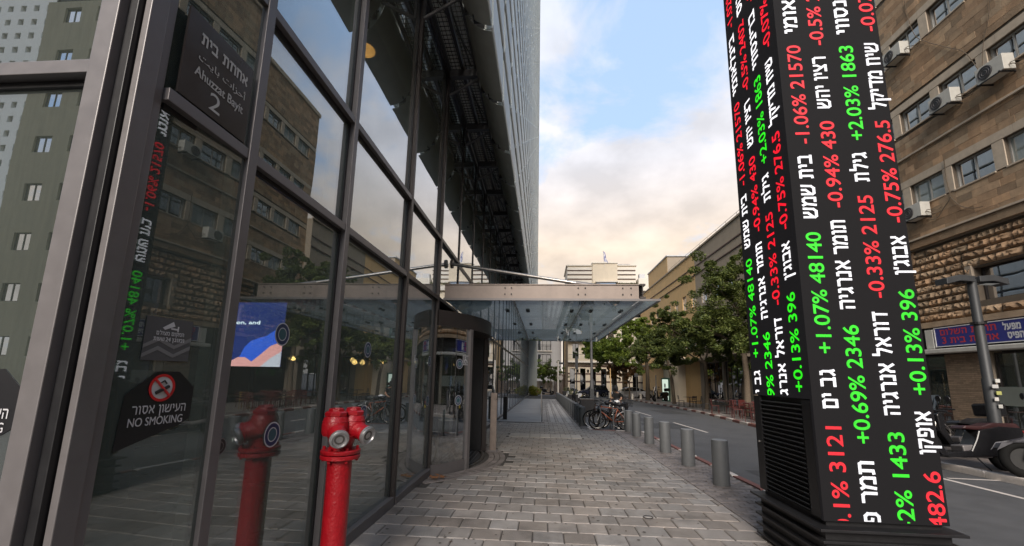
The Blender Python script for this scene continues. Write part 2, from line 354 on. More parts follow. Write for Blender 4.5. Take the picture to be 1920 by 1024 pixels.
def text_mesh(s, bold=0.0, heb=False):
    if heb: s = s[::-1]
    cu = bpy.data.curves.new('t', 'FONT'); cu.body = s; cu.size = 1; cu.offset = 0.0; cu.resolution_u = 5
    o = bpy.data.objects.new('t', cu); link(o)
    dg = bpy.context.evaluated_depsgraph_get(); dg.update()
    me = bpy.data.meshes.new_from_object(o.evaluated_get(dg)); bpy.data.objects.remove(o); bpy.data.curves.remove(cu)
    return me
HEB = {'א': (.50, [[(.05, .55), (.45, .04)], [(.42, .56), (.42, .42), (.30, .27)], [(.08, .03), (.08, .16), (.20, .33)]]),
'ב': (.48, [[(.05, .545), (.34, .545), (.38, .48), (.38, .045)], [(.03, .045), (.46, .045)]]), 'ג': (.32, [[(.08, .545), (.20, .545), (.24, .45), (.24, .22), (.29, .04)], [(.23, .18), (.05, .04)]]),
'ד': (.46, [[(.03, .545), (.45, .545)], [(.36, .545), (.36, .03)]]), 'ה': (.48, [[(.03, .545), (.37, .545), (.42, .48), (.42, .03)], [(.09, .33), (.09, .03)]]),
'ו': (.20, [[(.03, .545), (.11, .545), (.15, .48), (.15, .03)]]), 'ז': (.28, [[(.03, .545), (.26, .545)], [(.16, .545), (.13, .03)]]),
'ח': (.48, [[(.03, .545), (.37, .545), (.42, .48), (.42, .03)], [(.09, .545), (.09, .03)]]), 'ט': (.50, [[(.07, .56), (.07, .11), (.13, .045), (.38, .045), (.44, .12), (.44, .46), (.37, .545), (.26, .545)]]),
'י': (.18, [[(.03, .545), (.10, .545), (.13, .48), (.13, .28)]]), 'כ': (.42, [[(.04, .545), (.27, .545), (.37, .44), (.37, .15), (.27, .045), (.04, .045)]]),
'ל': (.42, [[(.07, .75), (.07, .545), (.37, .545), (.36, .40), (.23, .03)]]), 'מ': (.52, [[(.04, .56), (.12, .42), (.06, .03)], [(.12, .42), (.26, .545), (.38, .545), (.46, .45), (.46, .045), (.27, .045)]]),
'נ': (.32, [[(.08, .545), (.20, .545), (.25, .48), (.25, .045), (.04, .045)]]), 'ס': (.50, [[(.04, .545), (.39, .545), (.46, .44), (.44, .18), (.31, .045), (.22, .045), (.10, .18), (.08, .545)]]),
'ע': (.48, [[(.08, .56), (.10, .40), (.22, .11)], [(.42, .56), (.42, .30), (.30, .13), (.04, .03)]]), 'פ': (.46, [[(.22, .28), (.10, .30), (.08, .545), (.32, .545), (.41, .45), (.41, .14), (.32, .045), (.04, .045)]]),
'צ': (.46, [[(.06, .56), (.08, .44), (.38, .10)], [(.40, .56), (.40, .42), (.28, .25)], [(.05, .045), (.42, .045)]]), 'ק': (.48, [[(.03, .545), (.44, .545), (.44, .42), (.30, .10)], [(.09, .36), (.09, -.20)]]),
'ר': (.42, [[(.03, .545), (.29, .545), (.37, .46), (.37, .03)]]), 'ש': (.62, [[(.07, .56), (.07, .12), (.14, .045), (.42, .045), (.53, .16), (.55, .56)], [(.31, .56), (.31, .40), (.10, .20)]]),
'ת': (.52, [[(.04, .545), (.40, .545), (.45, .47), (.45, .03)], [(.14, .545), (.14, .06), (.04, .045)]]), 'ם': (.50, [[(.04, .545), (.36, .545), (.44, .48), (.44, .045), (.09, .045), (.09, .545)]]),
'ן': (.20, [[(.03, .545), (.11, .545), (.15, .48), (.15, -.2)]]), "'": (.10, [[(.06, .60), (.05, .48)]]), ' ': (.20, []),
'3': (.40, [[(.05, .62), (.16, .67), (.30, .62), (.31, .48), (.18, .37)], [(.18, .37), (.34, .26), (.32, .08), (.18, .03), (.04, .08)]])}
def heb_mesh(s, wgt):
    mb = MB(); x = 0.0; T = .042+wgt*.9; k = 0
    for ch in s[::-1]:
        w, st = HEB[ch]
        for pl_ in st:
            for a, b in zip(pl_, pl_[1:]):
                d = Vector((b[0]-a[0], b[1]-a[1])).normalized(); n = Vector((-d.y, d.x))*T; A_ = Vector(a)-d*T*.72; B_ = Vector(b)+d*T*.72
                mb.add([(x+p.x, p.y, k*.00025) for p in (A_-n, B_-n, B_+n, A_+n)], [(0, 1, 2, 3)]); k += 1
        x += w+.085
        k = k % 7
    return mb.mesh('t')
def lettering(name, s, org, U, V, w, h, mat, parent, bold=0.0, heb=False, keep=None, label=None, lift=0.0, clip=None):
    """string s fitted into a w x h box at org, U reading direction, V up; clip=(point,normal) in world removes the far side"""
    me = heb_mesh(s, bold) if heb else text_mesh(s, bold, heb); U = Vector(U).normalized(); V = Vector(V).normalized(); Nn = U.cross(V)
    xs = [v.co.x for v in me.vertices]; ys = [v.co.y for v in me.vertices]
    x0, x1, y0, y1 = min(xs), max(xs), min(ys), max(ys)
    if keep: y0, y1 = keep
    off = WL.get(parent, Vector((0, 0, 0)))
    for v in me.vertices:
        v.co = Vector(org)+U*((v.co.x-x0)/(x1-x0)*w)+V*((v.co.y-y0)/(y1-y0)*h)+Nn*(lift+(v.co.z if heb else 0))
    if bold and not heb:   # heavier strokes: the outline repeated a hair apart
        hs = h/((y1-y0) if y1 > y0 else 1)*bold; src = [v.co.copy() for v in me.vertices]; fs = [tuple(p.vertices) for p in me.polygons]; vs = []; ff = []
        for k, (a, b) in enumerate(((-1, 0), (1, 0), (0, -1), (0, 1), (-.7, -.7), (.7, .7), (.7, -.7), (-.7, .7))):
            base = len(vs); vs += [p+U*a*hs+V*b*hs+Nn*(k*.00018) for p in src]; ff += [tuple(i+base for i in f) for f in fs]
        me = bpy.data.meshes.new(name); me.from_pydata(vs, [], ff); me.update()
    if clip:
        bm = bmesh.new(); bm.from_mesh(me)
        bmesh.ops.bisect_plane(bm, geom=bm.verts[:]+bm.edges[:]+bm.faces[:], plane_co=clip[0], plane_no=clip[1], clear_inner=True)
        bm.to_mesh(me); bm.free()
    for v in me.vertices: v.co -= off
    me.materials.clear(); me.materials.append(mat); me.name = name
    o = link(bpy.data.objects.new(name, me)); o.parent = parent; WL[o] = off
    if label: o['label'] = label
    return o

# ================================================================== THE SETTING
def sheet(name, xs, ys, mat, dz, parent=None, kind='structure', zf=gz):
    mb = MB()
    for i in range(len(xs)-1):
        for j in range(len(ys)-1):
            mb.quad((xs[i], ys[j], zf(ys[j])+dz), (xs[i+1], ys[j], zf(ys[j])+dz), (xs[i+1], ys[j+1], zf(ys[j+1])+dz), (xs[i], ys[j+1], zf(ys[j+1])+dz))
    return mb.build(name, mat, parent, kind=kind)
ground = sheet('ground', (-900, -40, 60, 900), (-500, 6, 120, 1500), m_ground, -.30)
road = sheet('road', (1.60, 3.45, 60), (-60, 6, 15.2, 57, 120), m_asphalt, -.07)
side_street = sheet('side_street', (-60, 1.60), (57, 63.5), m_asphalt, -.07)
# --- near pavement (bed of jointing sand, paving on top)
pv = MB()
def strip(mb, x0, x1, y0, y1, dz):
    ys = [y0]+([6] if y0 < 6 < y1 else [])+[y1]
    for a, b in zip(ys, ys[1:]): mb.quad((x0, a, gz(a)+dz), (x1, a, gz(a)+dz), (x1, b, gz(b)+dz), (x0, b, gz(b)+dz))
strip(pv, -40, 3.40, -60, 15.2, -.014); strip(pv, -2.2, 1.66, 15.2, 57, -.014)
pavement = pv.build('pavement', m_joint, kind='structure')
PX, PY = .327, .308
ring_c = (-3.7, 8.85)
its = []
rnd = random.Random(3)
j = 0; y = .8
while y < 30:
    x = -2.0-(PX/2 if j % 2 else 0)-.06
    while x < 2.42:
        cx, cy = x+PX/2, y+PY/2; w = PX-.010; x0, x1 = x+.005, x+PX-.005
        x += PX
        if math.hypot(cx-ring_c[0], cy-ring_c[1]) < 2.98: continue
        if x1 < -1.9: continue
        x0 = max(x0, -1.90); lim = 2.42 if cy < 15.2 else 1.38; x1 = min(x1, lim)
        if x1-x0 < .05: continue
        if 12.55 < cy < 13.45 and -1.0 < cx < 1.15: continue
        if cy > 17 and cx < -.05: continue
        if 17.6 < cy and cx > -.05: continue
        its.append(((((x0+x1)/2), cy, gz(cy)-.022+rnd.uniform(-.002, .002)), (x1-x0, PY-.010, .044), 0, 0, (-SLP if cy > 6 else 0)+rnd.uniform(-.004, .004)))
    y += PY; j += 1
pieces(its, 'paver', m_paver, pavement, ('slab',), 300)
# narrow setts along the kerb
its = []; j = 0; y = 3.0
while y < 40:
    lo, hi = (2.43, 3.36) if y < 15.1 else (1.39, 1.66)
    x = lo-(.10 if j % 2 else 0)
    while x < hi-.03:
        x0, x1 = max(x, lo)+.004, min(x+.196, hi); x += .20
        if x1-x0 < .03: continue
        its.append(((((x0+x1)/2), y+.05, gz(y)-.022+rnd.uniform(-.003, .003)), (x1-x0, .092, .044), 0, 0, (-SLP if y > 6 else 0)))
    y += .10; j += 1
pieces(its, 'sett', m_sett, pavement, ('slab',), 300, 8)
# curved sett rings in front of the revolving door
its = []
for k, r in enumerate((2.63, 2.75, 2.87)):
    n = int(2*math.pi*r/.20)
    for i in range(n):
        t = 2*math.pi*(i+(k % 2)*.5)/n; cx, cy = ring_c[0]+r*math.cos(t), ring_c[1]+r*math.sin(t)
        if cx > -1.92: its.append(((cx, cy, gz(cy)-.020), (.190, .108, .044), t+math.pi/2, 0, 0))
pieces(its, 'ring_sett', m_sett, pavement, ('slab',), 300, 5)
for i in range(7):   # pale slabs let into the paving
    x = -1.0+i*.31; MB().box(x, x+.30, 12.62, 13.38, gz(13)-.03, gz(13)+.006).build('pale_slab', m_lightslab, pavement)
# light/dark chequer of slabs farther on
its = []; its2 = []
y = 17.62
while y < 44:
    for i in range(4):
        for a in range(2):
            for b in range(2):
                big = (a == 0 and b == 0)
                cx = -.02+i*.345+(.11 if a == 0 else .285); wx = .215 if a == 0 else .115
                cy = y+(.13 if b == 0 else .31); wy = .25 if b == 0 else .095
                light = big and i > 0 and y < 34
                (its2 if light else its).append(((cx, cy, gz(cy)-.022), (wx, wy, .044), 0, 0, -SLP))
    y += .37
pieces(its2, 'light_slab', m_lightslab, pavement, ('slab',), 300, 4)
pieces(its, 'dark_slab', m_paver, pavement, ('slab',), 60, 5)
ramp = MB(); strip(ramp, -1.9, -.06, 17.2, 44, .012)
rampo = ramp.build('entrance_ramp', m_conc, kind='structure')
its = []
for i in range(22):
    y = 17.2+i*1.2; its.append(((-.98, y+.6, gz(y+.6)+.006), (1.82, 1.18, .03), 0, 0, -SLP))
pieces(its, 'ramp_slab', m_conc, rampo, ('slab',), 300, 5)
# --- kerbs
kb = MB(); strip(kb, 3.395, 3.535, -6, 15.2, -.02); kerb = kb.build('kerb', m_joint, kind='structure')
def kerbrun(pts, wdt, parent, y_up, h=.10, every=2, start=0, zo=0.0):
    cur = start
    for (xa, ya), (xb, yb) in zip(pts, pts[1:]):
        Ls = math.hypot(xb-xa, yb-ya); n = max(1, round(Ls/.98)); ang = math.atan2(yb-ya, xb-xa)
        for i in range(n):
            t = (i+.5)/n; x, y = xa+(xb-xa)*t, ya+(yb-ya)*t
            o = inst('kerbstone', unit_mesh('slab', m_kred if (cur//every) % 2 else m_kwhite), parent, (x, y, gz(y)+y_up-h/2), (0, 0, ang), (Ls/n-.012, wdt, h)); cur += 1
            o.rotation_euler = (0, SLP*math.sin(ang) if y > 6 else 0, ang)
kerbrun([(3.465, -2), (3.465, 15.1)], .12, kerb, .006, .14, 1)
kerbrun([(3.40, 15.16), (1.72, 15.16)], .12, kerb, .006, .14, 1)
kerbrun([(1.72, 15.3), (1.72, 56.8)], .12, kerb, .006, .14, 3)
RK = [(8.75, -20), (8.75, 12), (9.15, 19.4), (10.1, 27.5), (10.45, 36), (10.3, 47), (10.3, 56)]
kb = MB()
for (xa, ya), (xb, yb) in zip(RK, RK[1:]):
    kb.quad((xa, ya, gz(ya)+.035), (60, ya, gz(ya)+.035), (60, yb, gz(yb)+.035), (xb, yb, gz(yb)+.035))
sidewalk = kb.build('sidewalk', m_sett, kind='structure')
kerbrun([(a-.07, b) for a, b in RK[1:]], .16, sidewalk, .05, .16, 1)
kerbrun([(a-.07, b) for a, b in RK[:2]], .16, sidewalk, .05, .16, 99)
its = []
y = 17
while y < 40:
    x = 11.0 if y > 27 else 10.0
    while x < 14.3:
        its.append(((x+.25, y+.25, gz(y+.25)+.03), (.49, .49, .04), 0, 0, -SLP)); x += .5
    y += .5
pieces(its, 'sidewalk_tile', m_paver, sidewalk, ('slab',), 120, 8)
ln = MB()
def gline(x0, y0, x1, y1, w):
    d = Vector((x1-x0, y1-y0)).normalized(); n = Vector((-d.y, d.x))*w/2
    ln.quad(*[(p.x, p.y, gz(p.y)-.066) for p in (Vector((x0, y0))-n, Vector((x1, y1))-n, Vector((x1, y1))+n, Vector((x0, y0))+n)])
gline(7.5, 6.2, 7.75, 12, .10); gline(7.75, 8.9, 8.6, 8.85, .08); gline(6.0, 16, 6.0, 20, .1); gline(6.0, 24, 6.0, 28, .1); gline(6, 32, 6, 36, .1); gline(3.62, -2, 3.62, 15, .05)
ln.build('road_markings', m_kwhite, kind='structure')
# far pavement beyond the crossing street
sheet('far_pavement', (-60, 60), (63.5, 66.2), m_sett, .05)

# ================================================================== GLASS TOWER (lobby facade, soffit, screen)
FX = -1.93
tower = thing('glass_tower', 'glass lobby of the tower with bronze mullions under an overhanging grey panel screen', 'building', (FX, 1.58, 0))
MY = [1.58, 2.33, 3.64, 5.44, 7.17]
FY = [10.75+1.76*i for i in range(26)]      # beyond the door
FY = [y for y in FY if y < 56.2]
TZ = [3.02, 4.14, 7.55]
def mullion(y, z0, z1, w=.075, nm='mullion'):
    w, pr = (w, .055) if y < 8 else (.055, .014)
    MB().box(FX-.10, FX+pr, y-w/2, y+w/2, z0, z1).build(nm, m_bronze if y > 4 else m_alu, tower, bevel=.004)
for y in MY[1:]+FY: mullion(y, gz(y), 7.6)
mullion(8.95, 3.09, 7.6)
bays = list(zip(MY, MY[1:]))+[(7.17, 8.95), (8.95, 10.75)]+list(zip(FY, FY[1:]))
for a, b in bays:
    door = 7.1 < a < 10.6
    hw_ = .0375 if a < 8 else .0275; aa, bb = a+hw_, b-hw_
    if a == 1.58: aa = 1.724
    zb = gz(b)
    for k, z in enumerate(TZ):
        MB().box(FX-.09, FX+(.048 if a < 8 else .010), aa, bb, z-.034, z+.034).build('transom', m_alu if a < 4 else m_bronze, tower, bevel=.003)
    if not door:
        MB().box(FX-.09, FX+(.06 if a < 8 else .02), aa, bb, gz(a)-.1, zb+.115).build('sill', m_alu, tower, bevel=.004)
    zz = [zb+.115]+TZ
    for k in range(3):
        if door and k == 0: continue
        z0, z1 = zz[k]+(0 if k == 0 else .034), zz[k+1]-.034
        if a == 1.58:   # narrow corner pane, tilt added so it mirrors the ticker text
            g = MB(); q = [(FX-.008, aa), (FX+.028, bb), (FX+.016, bb), (FX-.020, aa)]
            g.add([(p[0], p[1], z0) for p in q]+[(p[0], p[1], z1) for p in q], [(0, 1, 2, 3), (4, 7, 6, 5), (0, 4, 5, 1), (1, 5, 6, 2), (2, 6, 7, 3), (3, 7, 4, 0)])
            g.build('glass_pane', m_glass_c, tower)
        else:
            MB().box(FX-.020, FX-.008, aa, bb, z0, z1).build('glass_pane', m_glass, tower)
        # gasket
        gk = MB()
        gk.box(FX-.008, FX+.006, bb-.022, bb, z0, z1)
        if a != 1.58: gk.box(FX-.008, FX+.006, aa, aa+.022, z0, z1)
        gk.box(FX-.008, FX+.006, aa+.022, bb-.022, z1-.03, z1)
        gk.build('gasket', m_black, tower)
# low base of the farther facade
MB().box(FX-.2, FX+.09, 10.8, 56.3, -1.2, -.0).build('base_plinth', m_conc, tower) if False else None
# corner post and end face (looks along the street toward the viewer)
MB().box(FX-.005, FX+.03, 1.585, 1.672, -.02, 7.6).build('corner_post', m_alu, tower, bevel=.004)
MB().box(FX-.03, FX+.018, 1.676, 1.722, -.02, 7.6).build('corner_post', m_alu, tower, bevel=.004)
MB().box(FX-.055, FX-.012, 1.56, 1.60, -.02, 7.6).build('corner_post', m_black, tower, bevel=.003)
MB().box(FX-.155, FX-.060, 1.52, 1.66, -.02, 7.6).build('corner_post', m_alu, tower, bevel=.004)
for z in (3.03, 4.6): MB().box(-4.6, FX-.157, 1.535, 1.64, z-.034, z+.034).build('transom', m_alu, tower, bevel=.003)
MB().box(-4.6, FX-.157, 1.535, 1.64, -.02, .11).build('sill', m_alu, tower, bevel=.003)
for z0, z1 in ((.11, 2.996), (3.064, 4.566), (4.634, 7.5)):
    MB().box(-4.6, FX-.157, 1.600, 1.612, z0, z1).build('glass_pane', m_glass_e, tower)
    MB().box(-4.6, FX-.157, 1.585, 1.600, z1-.03, z1).build('gasket', m_black, tower)
MB().box(-4.7, -4.6, 1.53, 1.66, -.02, 7.6).build('mullion', m_alu, tower)
MB().box(-11, -4.7, 1.58, 1.7, -.02, 7.6).build('end_wall', m_dark, tower)
# interior shell
sh = MB(); sh.box(-11.2, -11, 1.5, 57, -1.2, 7.9); sh.box(-11, FX-.11, 56.2, 56.4, -1.2, 7.6)
sh.build('interior_wall', M('interior_wall_paint', (.10, .11, .09), .9, 0, .2, 2), tower)
MB().box(-11, FX-.12, 1.7, 56.2, 7.62, 7.8).build('interior_ceiling', m_dark, tower)
MB().box(-11, FX-.10, 1.7, 56.2, 7.81, 9.59).build('void_bounce_block', M('void_grey', (.6, .6, .6), .8, 0, .3, 3), tower)  # pale block split from the ceiling to bounce light into the void
fl = MB()
for a, b in ((1.66, 6), (6, 56.2)): fl.add([(-11, a, gz(a)-.0), (FX-.12, a, gz(a)-.0), (FX-.12, b, gz(b)), (-11, b, gz(b))], [(0, 1, 2, 3)])
fl.build('interior_floor', M('interior_stone_floor', (.12, .12, .11), .3, 0, .2, 2), tower)
for y in (5.0, 9.5, 14, 19): MB().cyl((-5.4, y, -.3), (-5.4, y, 7.6), .22, n=20).build('interior_column', M('column_grey', (.10, .095, .09), .8, 0, .1, 3), tower, smooth=True)
MB().box(-9.2, -9.0, 6.5, 13.5, -.2, 3.0).build('interior_panel_wall', M('walnut_panel', (.10, .045, .022), .5, 0, .3, 2, streak=.3), tower)
MB().box(-9, FX-.13, 2.4, 17, 3.3, 3.38).build('mezzanine_slab', m_dark, tower) if False else None

m_truss = M('truss_dark_grey', (.09, .09, .095), .5, .2, .15, 8)
# soffit: beams, struts, grating
gr = MB()
yy = [3.64]+[3.64+1.765*i for i in range(1, 31)]
yy = [1.9]+[y for y in yy if y < 56.5]
SX = -1.27
for y in yy:
    MB().box(FX+.057, SX-.03, y-.055, y+.055, 7.46, 7.60).build('soffit_beam', m_truss, tower)
    sb = MB(); sb.tube([(FX+.06, y, 7.08), (SX-.04, y, 7.42)], .028, 6); sb.build('strut', m_truss, tower)
    sb = MB(); sb.tube([(FX+.06, y, 7.08), (FX+.06, y, 7.46)], .028, 6); sb.build('strut', m_truss, tower)
for a, b in zip(yy, yy[1:]):
    sb = MB(); sb.tube([(-1.62, a+.055, 7.70), (-1.45, b-.055, 7.66)], .018, 5); sb.build('cable', m_truss, tower)
    sb = MB(); sb.tube([(-1.8, a+.055, 7.66), (-1.36, b-.055, 7.72)], .012, 5); sb.build('cable', m_truss, tower)
MB().box(-1.66, -1.60, 1.9, 56, 7.61, 7.73).build('soffit_rail', m_bronze, tower)
MB().box(-1.59, -1.575, 1.9, 56, 7.60, 7.66).build('soffit_rail', m_steel, tower)
MB().box(-1.90, -1.86, 1.9, 56, 7.61, 7.70).build('soffit_rail', m_truss, tower)
MB().box(SX-.12, SX-.07, 1.9, 56, 7.61, 7.70).build('soffit_rail', m_truss, tower)
for i in range(9): gr.box(FX+.06+i*.07, FX+.064+i*.07, 1.8, 56, 7.78, 7.81)
y = 1.9
while y < 56:
    gr.box(FX+.0, SX, y, y+.007, 7.765, 7.779); y += .095 if y < 16 else .19
gr.build('grating', M('grating_dark', (.03, .03, .032), .6, .2, .1, 8), tower, kind='stuff')
MB().box(-11, SX-.02, 1.4, 56.4, 9.6, 9.8).build('tower_underside', M('underside_grey', (.80, .80, .82), .8, 0, .5, 5), tower)
MB().box(-24, -1.75, 1.4, 56.0, 9.8, 72).build('tower_core', M('tower_core_grey', (.10, .11, .11), .7, 0, .1, 1), tower)

# screen panels: curved grey louvres, one bay long
m_panel = M('screen_panel_metal', (.60, .65, .62), .5, .1, .12, 3, rnd=.10, streak=.1)
pan = MB()
prof = [(-.5, -.5), (.1, -.5), (.4, -.475), (.5, -.43), (.44, .0), (.36, .44), (.2, .49), (-.5, .5)]
for yy2 in (-.5, .5):
    pass
n_ = len(prof)
pan.add([(a, t, b) for t in (-.5, .5) for a, b in prof], [(i, i+1, n_+i+1, n_+i) for i in range(n_-1)]+[tuple(range(n_-1, -1, -1)), tuple(range(n_, 2*n_))])
pm = pan.mesh('unit_panel'); pm.materials.append(m_panel); UNIT[('panel', m_panel.name)] = pm
its = []; row = 0; z = 6.92
PL = 1.765
while z < 72:
    hgt = 1.12
    nb = 31
    for i in range(nb):
        y = 1.93+PL*i+(0 if row % 2 == 0 else 0)
        if y+PL > 56.4: continue
        if z > 30 and i < 1: continue
        its.append(((-.875, y+PL/2+.5*(row % 2)*0, z+hgt/2), (.13, PL-.17, hgt-.125), 0, 0, 0))
    z += hgt; row += 1
pieces(its, 'screen_panel', m_panel, tower, ('panel',), 300, 4, stuff_name='screen_panel_field')
MB().box(-1.74, -.965, 1.95, 56, 12.5, 71.8).build('screen_backing', M('screen_backing', (.035, .038, .038), .8, 0, .1, 1), tower)
MB().box(-2.4, -.80, 56.1, 56.5, -1.1, 72).build('tower_end_fin', M('fin_metal', (.33, .34, .31), .6, .1, .1, 1), tower)
rp = [(-1.31, 7.58), (-1.30, 7.44), (-1.25, 7.27), (-1.17, 7.12), (-1.06, 7.00), (-.94, 6.93), (-.82, 6.90)]
for i in range(30):
    y0 = 1.93+PL*i+.05; y1 = y0+PL-.10; m = MB(); k = len(rp)
    m.add([(a, t, b) for t in (y0, y1) for a, b in rp]+[(a-.012, t, b+.014) for t in (y0, y1) for a, b in rp], [(j, j+1, k+j+1, k+j) for j in range(k-1)]+[(2*k+j, 3*k+j, 3*k+j+1, 2*k+j+1) for j in range(k-1)]+[(0, k, 3*k, 2*k), (k-1, 3*k-1, 4*k-1, 2*k-1)]+[(j, 2*k+j, 2*k+j+1, j+1) for j in range(k-1)]+[(k+j, k+j+1, 3*k+j+1, 3*k+j) for j in range(k-1)])
    m.build('curved_bottom_panel', m_panel, tower, smooth=True)
for i, y in enumerate(yy[1:]):
    if y > 45: break
    b_ = MB(); b_.box(-1.10, -.97, y-.08, y+.08, 7.02, 7.18); b_.box(-1.25, -1.03, y-.02, y+.02, 7.12, 7.40); b_.cyl((-1.06, y-.1, 7.22), (-1.22, y+.1, 7.36), .02, n=6)
    b_.build('panel_bracket', m_black, tower)

# ---------------------------------------------------------------- revolving door
rdx, rdy = ring_c; RR = 2.52
rev = thing('revolving_door', 'large curved revolving door with dark header between the glass bays under the canopy', 'door', (rdx, rdy, gz(rdy)))
def arc(r0, r1, z0, z1, a0, a1, n=18):
    mb = MB(); vs = []
    for i in range(n+1):
        t = a0+(a1-a0)*i/n
        for r, z in ((r0, z0), (r1, z0), (r1, z1), (r0, z1)): vs.append((rdx+r*math.cos(t), rdy+r*math.sin(t), z))
    fs = [(i*4+k, i*4+(k+1) % 4, i*4+4+(k+1) % 4, i*4+4+k) for i in range(n) for k in range(4)]+[(0, 1, 2, 3), (n*4+3, n*4+2, n*4+1, n*4)]
    return mb.add(vs, fs)
zf = gz(rdy)
A = math.acos((-1.87-rdx)/RR)
aP = math.atan2(7.80-rdy, -1.40-rdx)*1.0; aQ = math.atan2(9.78-rdy, -1.40-rdx)
arc(RR-.42, RR+.03, 2.52, 2.80, -A, A, 30).build('header', m_bronze, rev, smooth=True)
arc(.2, RR-.42, 2.62, 2.66, -A, A, 24).build('drum_ceiling', m_dark, rev)
for a0, a1 in ((-A, aP), (aQ, A)):
    arc(RR-.03, RR+.01, zf-.05, zf+.20, a0, a1, 10).build('bottom_rail', m_alu, rev, smooth=True)
    arc(RR-.008, RR+.004, zf+.20, 2.52, a0, a1, 14).build('curved_glass', m_glass2, rev, smooth=True)
for a0 in (aP, aQ):
    c_ = (rdx+RR*math.cos(a0), rdy+RR*math.sin(a0))
    MB().cbox((c_[0], c_[1], (2.52+zf)/2), (.11, .09, 2.52-zf), a0).build('door_post', m_alu if a0 == aP else m_bronze, rev, bevel=.006)
c_ = (rdx+(RR-.25)*math.cos(aQ), rdy+(RR-.25)*math.sin(aQ))
MB().cbox((c_[0], c_[1], (2.52+zf)/2), (.36, .12, 2.52-zf), aQ).build('side_pier', m_black, rev)
MB().lathe([(RR-.14, 0), (RR-.14, .012), (.01, .012)], (rdx, rdy, zf-.004), 64).build('floor_disc', M('door_mat_dark', (.045, .045, .047), .7, 0, .3, 60), rev)
arc(RR-.10, RR-.05, zf, zf+.016, aP, aQ, 20).build('threshold_strip', m_steel, rev)
for i in range(9):
    x = rdx+RR-.25-i*.085; hh = math.sqrt(max(0, (RR-.16)**2-(x-rdx)**2)); MB().box(x, x+.02, rdy-hh, rdy+hh, zf+.009, zf+.014).build('mat_strip', m_alu, rev)
# wings
MB().cyl((rdx, rdy, zf), (rdx, rdy, 2.6), .10, n=16).build('centre_shaft', m_steel, rev, smooth=True)
for k, t in enumerate((R_(-38), R_(52), R_(142), R_(232))):
    d = Vector((math.cos(t), math.sin(t), 0)); n = Vector((-d.y, d.x, 0))
    mb = MB(); Lw = RR-.2; c = Vector((rdx, rdy, 0))+d*(Lw/2+.1)
    for zc, hh in ((zf+.10, .16), (2.42, .12)): mb.cbox((c.x, c.y, zc), (Lw-.2, .05, hh), t)
    for rr in (.18, 1.2, Lw+.02): p = Vector((rdx, rdy, 0))+d*rr; mb.cbox((p.x, p.y, (2.4+zf)/2), (.05, .05, 2.4-zf), t)
    wing = mb.build('wing', m_steel if k == 0 else m_bronze, rev)
    MB().cbox((c.x, c.y, (2.36+zf+.18)/2), (Lw-.3, .012, 2.36-zf-.18), t).build('wing_glass', m_glass2, wing)

# ---------------------------------------------------------------- entrance canopy
can = thing('entrance_canopy', 'flat glass entrance canopy edged by a brownish metal beam and hung from steel rods', 'canopy', (FX, 7.45, 3.0))
CX1 = 2.08
for i in range(3):
    for j in range(4):
        x0 = FX+.07+i*1.31; y0 = 7.45+j*2.2
        MB().box(x0+.008, min(x0+1.302, CX1), y0+.008, y0+2.192, 3.05, 3.066).build('glass_panel', m_canopy, can)
MB().box(CX1+.002, CX1+.022, 7.45, 16.25, 3.035, 3.085).build('edge_trim', m_alu, can)
MB().box(FX+.06, CX1+.02, 7.425, 7.447, 3.035, 3.075).build('edge_trim', m_alu, can)
bmn = MB(); bmn.box(FX+.06, 1.74, 7.52, 7.535, 3.10, 3.345); bmn.box(FX+.06, 1.74, 7.5, 7.62, 3.088, 3.10); bmn.box(FX+.06, 1.74, 7.5, 7.62, 3.345, 3.36)
bmn.build('front_beam', m_beam, can)
bk = MB(); bk.box(FX+.06, 1.80, 15.9, 16.05, 3.09, 3.34); bk.build('rear_beam', m_bronze, can)
eb = MB(); eb.box(1.76, 1.86, 7.5, 16.05, 3.10, 3.13); eb.box(1.80, 1.815, 7.5, 16.05, 3.13, 3.34); eb.box(1.76, 1.86, 7.5, 16.05, 3.34, 3.37); eb.build('outer_channel', m_bronze, can)
for x in (-.55, .82):
    bm_ = MB(); bm_.box(x-.01, x+.01, 7.64, 15.9, 3.10, 3.34); bm_.build('cross_beam', m_beam, can)
bo = MB()
for x in (-.72, -.6, .64, .77, 1.45, 1.6):
    for z in (3.17, 3.29): bo.cyl((x, 7.50, z), (x, 7.521, z), .013, n=8)
bo.build('bolt_heads', m_black, can, kind='stuff')
for x in (-.77, -.33, .6, 1.0, 1.62):
    for y in (8.6, 10.9, 13.1, 15.3):
        c2 = MB(); c2.cyl((x, y, 3.028), (x, y, 3.10), .04, n=10); c2.cyl((x, y+.18, 3.028), (x, y+.18, 3.10), .04, n=10); c2.build('glass_fixing', m_black, can, smooth=True)
rods = [((FX+.05, 8.05, 3.90), (.96, 7.58, 3.34))]
for k, (a, b) in enumerate(rods):
    a = Vector(a); b = Vector(b); d = (b-a).normalized()
    rd = MB(); rd.tube([a, b-d*.28], .033, 12); r_o = rd.build('tension_rod', m_steel, can, smooth=True)
    MB().tube([b-d*.36, b-d*.02], .043, 12).build('rod_sleeve', m_alu, can, smooth=True)
    ft = MB(); ft.cyl(b+Vector((0, -.05, -.015)), b+Vector((0, .05, -.015)), .035, n=10); ft.box(b.x+.0, b.x+.09, b.y-.012, b.y+.012, b.z-.10, b.z+.05); ft.build('rod_fork', m_bronze, can)
    MB().cyl(a-Vector((.02, 0, 0)), a+Vector((.03, 0, 0)), .09, n=14).build('anchor_plate', m_bronze, can)

